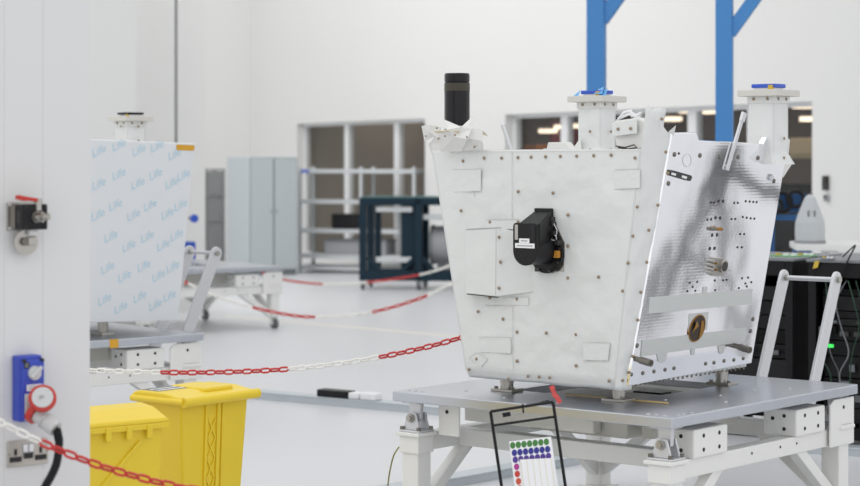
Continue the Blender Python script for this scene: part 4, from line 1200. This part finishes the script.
# ================================================================ BLACK EQUIPMENT RACKS
rd = Vector((.83, -.557)); ro = Vector((1.937, 12.3))
def rack(s0, wid, label, seed):
    p = ro + rd * s0
    fr = Fr((p.x, p.y, 0), math.atan2(rd.y, rd.x))
    t = thing('equipment_rack', label, 'rack', fr.loc, fr.rz, 'black equipment racks')
    H, D = 1.085, .75
    for x in (0, wid - .05):
        for y in (0, D - .05):
            MB().box(x, x + .05, y, y + .05, 0, H).build('upright', 'rack_black', t, bevel=0.004)
    MB().box(-.01, wid + .01, -.01, D + .01, H, H + .018).build('top_panel', 'rack_top', t, bevel=0.004)
    MB().box(.05, wid - .05, 0, .05, H - .09, H).build('top_rail', 'rack_black', t, bevel=0.003)
    MB().box(.05, wid - .05, 0, .05, .03, .10).build('bottom_rail', 'rack_black', t)
    MB().box(.0, .012, .05, D - .05, .05, H).build('side_skin', 'rack_black', t)
    MB().box(wid - .012, wid, .05, D - .05, .05, H).build('side_skin', 'rack_black', t)
    MB().box(.03, wid - .03, D - .02, D, .05, H).build('rear_skin', 'rack_inner', t)
    rr = random.Random(seed); z = .12
    while z < H - .2:
        h = rr.choice((.045, .09, .09, .135))
        u = MB().box(.06, wid - .06, .07 + rr.uniform(0, .04), D - .1, z, z + h - .006).build('rack_unit', rr.choice(('rack_black', 'rack_inner', 'rack_black', 'black')), t, bevel=0.003)
        if rr.random() < .6:
            for k in range(rr.randint(2, 5)):
                x = rr.uniform(.1, wid - .12)
                MB().box(x, x + rr.uniform(.02, .05), .062, .072, z + h * .3, z + h * .6).build('port', rr.choice(('cable_grey', 'bolt_dark', 'rack_top')), u)
        z += h
    MB().cyl((.08, -.005, .5), (.08, -.005, .7), .008, n=8).build('door_handle', 'cable_grey', t)
    return t, fr
t1, fr1 = rack(-.34, .655, 'black equipment rack partly hidden behind the silver side panel', 3)
t2, fr2 = rack(.415, .66, 'black equipment rack at the right edge with loose cables', 8)
MB().box(.115, .155, .055, .069, .655, .70).build('status_light', 'rack_inner', t2)
l = at(828, 346.5, fr2.loc.y - .13)
rr = random.Random(5)
for k in range(9):
    x = .10 + .06 * k
    pts = [Vector((x + rr.uniform(-.04, .04), .045 - rr.uniform(0, .05), z)) for z in (.98, .85, .7, .55, .42, .28)]
    MB().tube(catmull(pts, 6), .004, 5).build('loose_cable', ('cable_green', 'cable_grey', 'rack_top', 'cable_green')[k % 4], t2, smooth='all')
lp = fr2.I @ l
MB().box(lp.x - .014, lp.x + .014, -.02, .0, lp.z - .009, lp.z + .009).build('status_light', 'led_green', t2)
MB().box(.50, .62, -.004, 0, 1.01, 1.035).build('name_badge', 'print_grey', t2)
# items on racks
def on_rack(px, py, name, m, label, cat, dims, rz=0):
    p = at(px, py, CAMZ - 1.103 and 2000 * (CAMZ - 1.103) / (py - 160))
    t = thing(name, label, cat, (p.x, p.y, 1.103), fr1.rz + rz)
    MB().box(-dims[0] / 2, dims[0] / 2, -dims[1] / 2, dims[1] / 2, 0, dims[2]).build('board', m, t, bevel=0.001)
    for k in range(3):
        x = -dims[0] * .35 + k * dims[0] * .3
        MB().box(x, x + dims[0] * .12, -dims[1] * .25, dims[1] * .2, dims[2], dims[2] + .012).build('chip', 'brass' if k == 0 else 'sticker', t)
on_rack(786, 256.5, 'circuit_board', 'board_green', 'long pale green circuit board on the black rack tops', 'board', (.17, .1, .008))
on_rack(806, 256.2, 'circuit_board', 'board_green', 'short green circuit board beside the white pointed cover', 'board', (.12, .09, .008))
on_rack(828, 259.5, 'terminal_strip', 'rack_top', 'small grey terminal strip on the right rack top', 'terminal', (.08, .05, .008))
tg = thing('brass_tag', 'small brass tag hanging at the rack top edge', 'tag', fr2.w(.05, -.02, 1.045), fr2.rz)
MB().prism([(-.012, 0, 0), (.02, 0, .01), (.03, 0, .05), (.0, 0, .045)], (0, .006, 0)).build('plate', 'brass', tg)
MB().cyl((.015, .003, .045), (.018, .003, .06), .003, n=6).build('loop', 'steel', tg)
pts = [fr2.w(.12, .25, 1.11), fr2.w(.22, .12, 1.16), fr2.w(.30, .0, 1.19), fr2.w(.27, -.03, 1.11), fr2.w(.22, -.03, 1.0), fr2.w(.20, -.03, .85)]
tag(MB().tube(catmull(pts, 10), .005, 6).build('signal_cable', 'black', smooth='all'), 'thin black cable arching over the right rack top', 'cable')
pts = [fr2.w(.30, .3, 1.11), fr2.w(.40, .2, 1.2), fr2.w(.5, .1, 1.22), fr2.w(.62, .1, 1.12)]
tag(MB().tube(catmull(pts, 10), .005, 6).build('signal_cable', 'black', smooth='all'), 'second black cable looping at the far right rack edge', 'cable')

# ================================================================ BLUE GANTRY COLUMNS
def gantry(px, depth, wid, label, brz):
    p = at(px, 160, depth)
    t = thing('gantry_column', label, 'column', (p.x, p.y, 0), R(-14), 'blue gantry columns')
    h = wid / 2
    MB().box(-h, h, -h, h, .02, 3.6).build('post', 'column_blue', t, bevel=0.006)
    MB().box(-h * 2, h * 2, -h * 2, h * 2, 0, .02).build('base_plate', 'column_blue', t)
    MB().box(h * .3, 1.6, -h * .8, h * .8, 3.6, 3.8).build('cross_beam', 'column_blue', t, bevel=0.006)
    MB().bar((h * .6, 0, brz), (h * .6 + (3.65 - brz) * .72, 0, 3.65), wid * .7, wid * .75).build('knee_brace', 'column_blue', t, bevel=0.004)
gantry(596.5, 16.6, .146, 'blue steel column rising behind the capped pylon', 2.86)
gantry(724.5, 15.2, .126, 'blue steel column with visible knee brace behind the silver panel', 2.66)

# ================================================================ BACKGROUND FURNITURE
# grey two-door cabinet
cfr = Fr((*( Vector(((298 - 430) / F * 29.6, 29.6)) - d2 * .76), 0), math.atan2(d2.y, d2.x))
t = thing('storage_cabinet', 'tall pale grey two-door metal cabinet', 'cabinet', cfr.loc, cfr.rz)
W_, D_, H_ = .76, .98, 1.745
MB().box(0, W_, .02, D_, .08, H_).build('carcass', 'cabinet_grey', t, bevel=0.006)
MB().box(.01, W_ - .01, .04, D_ - .02, 0, .08).build('plinth', 'cabinet_seam', t)
MB().box(.015, W_ - .015, .012, .02, .09, H_ - .02).build('door_gap', 'cabinet_seam', t)
for x0, x1 in ((.02, W_ / 2 - .012), (W_ / 2 + .012, W_ - .02)):
    dr = MB().box(x0, x1, 0, .012, .095, H_ - .025).build('door', 'cabinet_grey', t, bevel=0.003)
    hxp = x1 - .03 if x0 < .1 else x0 + .03
    MB().box(hxp - .006, hxp + .006, -.01, 0, .92, .97).build('handle', 'cabinet_seam', dr)
# wire shelf left of cabinet
wfr = Fr((*(Vector(((207 - 430) / F * 31, 31))), 0), math.atan2(d2.y, d2.x))
t = thing('wire_shelving', 'grey wire shelving left of the grey cabinet', 'shelving', wfr.loc, wfr.rz)
for x in (-.35, -.02, .28):
    for y in (0, .45):
        MB().cyl((x, y, 0), (x, y, 1.56), .018, n=8).build('post', 'wire_grey', t)
for z in (.3, .75, 1.15, 1.54):
    MB().box(-.36, .30, -.01, .46, z, z + .025).build('shelf', 'wire_grey', t)
for k in range(9):
    MB().box(-.33 + k * .07, -.31 + k * .07, .005, .018, .1, 1.54).build('mesh_bar', 'wire_grey', t)
MB().box(-.35, .27, .02, .03, .08, 1.52).build('mesh_screen', 'wire_grey', t)
# open shelving by the window
sfr = Fr((*(Vector(((300 - 430) / F * 30.3, 30.3)) + Vector((-.0, -.0))), 0), math.atan2(-.35, .935))
t = thing('open_shelving', 'pale grey open shelving in front of the left window', 'shelving', sfr.loc, sfr.rz)
Ls, Ds = 1.85, .5
for x in (0.0, 1.0, Ls):
    for y in (0, Ds):
        MB().box(x - .022, x + .022, y - .022, y + .022, 0, 1.60).build('upright', 'shelf_grey', t)
for z in (.10, .28, .66, 1.10, 1.56):
    MB().box(-.02, Ls + .02, -.03, Ds + .03, z - .06, z).build('shelf', 'shelf_grey', t, bevel=0.004)
bc = thing('camera_case', 'black case on the shelving above the red chain', 'case', sfr.w(.68, .2, .66), sfr.rz)
MB().box(-.2, .25, -.12, .12, 0, .23).build('case_body', 'black', bc, bevel=0.02)
MB().box(-.02, .1, -.14, -.12, .1, .14).build('case_handle', 'black', bc)
lb = thing('shelf_label', 'small blue label on the shelving upright', 'label', sfr.w(.1, -.035, 1.50), sfr.rz)
MB().box(-.06, .06, -.006, 0, 0, .055).build('label_card', 'cover_blue', lb)
MB().box(-.04, .04, -.007, -.006, .01, .02).build('label_line', 'sticker', lb)
gb = thing('storage_bin', 'grey storage tray on the lowest shelf', 'tray', sfr.w(.9, .2, .28), sfr.rz)
MB().box(-.5, .5, -.2, .2, 0, .2).build('tray_body', 'print_grey', gb, bevel=0.01)
MB().box(-.52, .52, -.22, .22, .2, .225).build('tray_rim', 'rack_top', gb, bevel=0.004)

# dark teal support frame
tfr = Fr((*(Vector(((359 - 430) / F * 26.2, 26.2))), 0), R(-8))
t = thing('support_frame', 'dark teal steel support frame on casters', 'frame', tfr.loc, tfr.rz)
def tb2(name, *a, m='teal', b=.006): return MB().box(*a).build(name, m, t, bevel=b)
TH, TZ = 1.20, .12
for x in (0, .74, 1.5):
    tb2('upright', x, x + .09, 0, .09, TZ, TH)
    tb2('upright', x, x + .09, .62, .71, TZ, TH)
tb2('top_rail', .09, 1.5, 0, .08, TH - .09, TH)
tb2('top_rail', .09, 1.5, .63, .71, TH - .09, TH)
tb2('bottom_rail', .09, 1.5, 0, .08, TZ, TZ + .13)
tb2('bottom_rail', .09, 1.5, .63, .71, TZ, TZ + .13)
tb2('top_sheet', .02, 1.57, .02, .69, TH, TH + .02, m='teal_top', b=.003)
tb2('inner_panel', .54, .74, .1, .14, TZ + .13, TH - .09)
for z in (1.02, .36):
    tb2('slide_rail', .22, .70, .03, .10, z, z + .07, m='shelf_grey')
tb2('slide_rail', .84, 1.48, .05, .12, .92, .99, m='shelf_grey')
tb2('strut', .16, .24, .3, .36, TZ + .1, TH - .1)
for x0, x1 in ((.10, .28), (.72, .56), (.84, 1.0)):
    MB().bar((x0, .04, TZ + .3), (x1, .04, TZ + .12), .05, .05).build('gusset', 'teal', t)
MB().prism([(.46, .3, 1.0), (.54, .3, 1.0), (.54, .3, .38), (.50, .3, .38)], (0, .1, 0)).build('white_duct', 'shelf_grey', t)
for x in (.045, .785, 1.545):
    for y in (.045, .665):
        MB().cyl((x - .02, y, .06), (x + .02, y, .06), .06, n=16).build('caster_wheel', 'cable_grey', t, smooth=True)
        MB().box(x - .035, x + .035, y - .03, y + .03, .06, TZ).build('caster_fork', 'shelf_grey', t)
t = thing('motor_drum', 'grey drum inside the right bay of the teal frame', 'drum', tfr.w(1.2, .36, .32), tfr.rz)
MB().cyl((-.28, 0, .26), (.28, 0, .26), .25, n=24).build('drum_shell', 'print_grey', t, smooth=True)
for x in (-.29, .25):
    MB().cyl((x, 0, .26), (x + .04, 0, .26), .265, n=24).build('drum_flange', 'rack_top', t, smooth=True)
MB().box(-.2, .2, -.12, .12, -.07, .05).build('cradle', 'rack_top', t)

# white bench with pointed cover at the right
bfr = Fr((*(Vector(((795 - 430) / F * 16.2, 16.2))), 0), R(-6))
t = thing('work_bench', 'white bench behind the racks at the right', 'bench', bfr.loc, bfr.rz)
MB().box(.0, 1.6, -.1, .6, .97, 1.02).build('bench_top', 'white_paint', t, bevel=0.006)
for x in (.3, 1.5):
    for y in (-.05, .52):
        MB().box(x - .04, x + .04, y, y + .06, 0, .97).build('leg', 'white_paint', t)
MB().box(.25, 1.5, .0, .04, .78, .95).build('drawer', 'frame_white', t, bevel=0.004)
MB().box(.45, .75, -.01, 0, .86, .90).build('drawer_pull', 'cable_grey', t)
t = thing('pointed_cover', 'pale grey pointed cover standing on the white bench', 'cover', bfr.w(.13, .12, 1.02), bfr.rz)
MB().lathe([(.118, 0), (.122, .10), (.118, .17), (.10, .23), (.045, .37), (.018, .395), (.002, .40)], n=10).build('shell', 'shelf_grey', t)
MB().lathe([(.128, .0), (.128, .025)], n=10).build('rim', 'print_grey', t)
for x in (-.02, .03):
    MB().box(x - .006, x + .006, -.098, -.085, .22, .27).build('vent_slot', 'cable_grey', t)
# blue stand with hose reel
ufr = Fr((*(Vector(((772 - 430) / F * 17.6, 17.6))), 0), R(-5))
t = thing('blue_stand', 'blue metal stand with black hoses behind the pointed cover', 'stand', ufr.loc, ufr.rz)
for x in (0, .30):
    MB().box(x - .02, x + .02, -.03, .03, 0, 1.33).build('upright', 'stand_blue', t)
MB().box(-.08, .36, -.03, .03, 1.17, 1.22).build('shelf_rail', 'stand_blue', t)
MB().box(.18, .34, -.04, .04, .6, .95).build('blue_panel', 'stand_blue', t)
for k, (x, z, r) in enumerate(((.08, 1.33, .085), (.2, 1.36, .07), (.02, 1.30, .06))):
    MB().tube([(x + r * math.cos(a), -.04 - .01 * k, z + r * math.sin(a)) for a in [2 * math.pi * i / 18 for i in range(18)]], .018, 6, closed=True).build('hose_coil', 'black', t, smooth='all')
MB().box(.06, .3, .0, .05, 1.24, 1.40).build('reel_plate', 'stand_blue', t)
rb('dark_cabinet', 'black', 'dark cabinet inside the right window behind the blue stand', 'cupboard', wx(775, 1.5), wx(830, 1.5), 1.5, 2.0, 0, 1.42)

# invented dark tripod, added out of frame to give the silver panel dark reflections
t = thing('reflection_tripod', 'invented black tripod, unseen, added for its reflection in the silver side panel', 'tripod', (4.2, 10.05, 0), 0)
ap = Vector((0, 0, 1.06))
for fx, fy in ((-.12, -.26), (-.05, .46), (.42, .05)):
    MB().cyl(ap, (fx * .55, fy * .55, .48), .045, .04, n=10).cyl((fx * .55, fy * .55, .50), (fx, fy, .0), .034, .03, n=10).build('leg', 'black', t, smooth=True)
MB().cyl((0, 0, .92), (0, 0, 1.10), .09, .08, n=16).build('hub', 'black', t, smooth=True)
MB().box(-.07, .07, -.09, .09, 1.10, 1.24).build('head', 'black', t, bevel=0.01)
MB().cyl((0, .05, 1.10), (0, .55, 1.00), .035, n=10).build('pan_handle', 'black', t, smooth=True)
for a_, b_ in (((-.06, -.13, .5), (-.03, .23, .5)), ((-.03, .23, .5), (.21, .02, .5)), ((.21, .02, .5), (-.06, -.13, .5))):
    MB().cyl(a_, b_, .012, n=8).build('spreader', 'black', t)
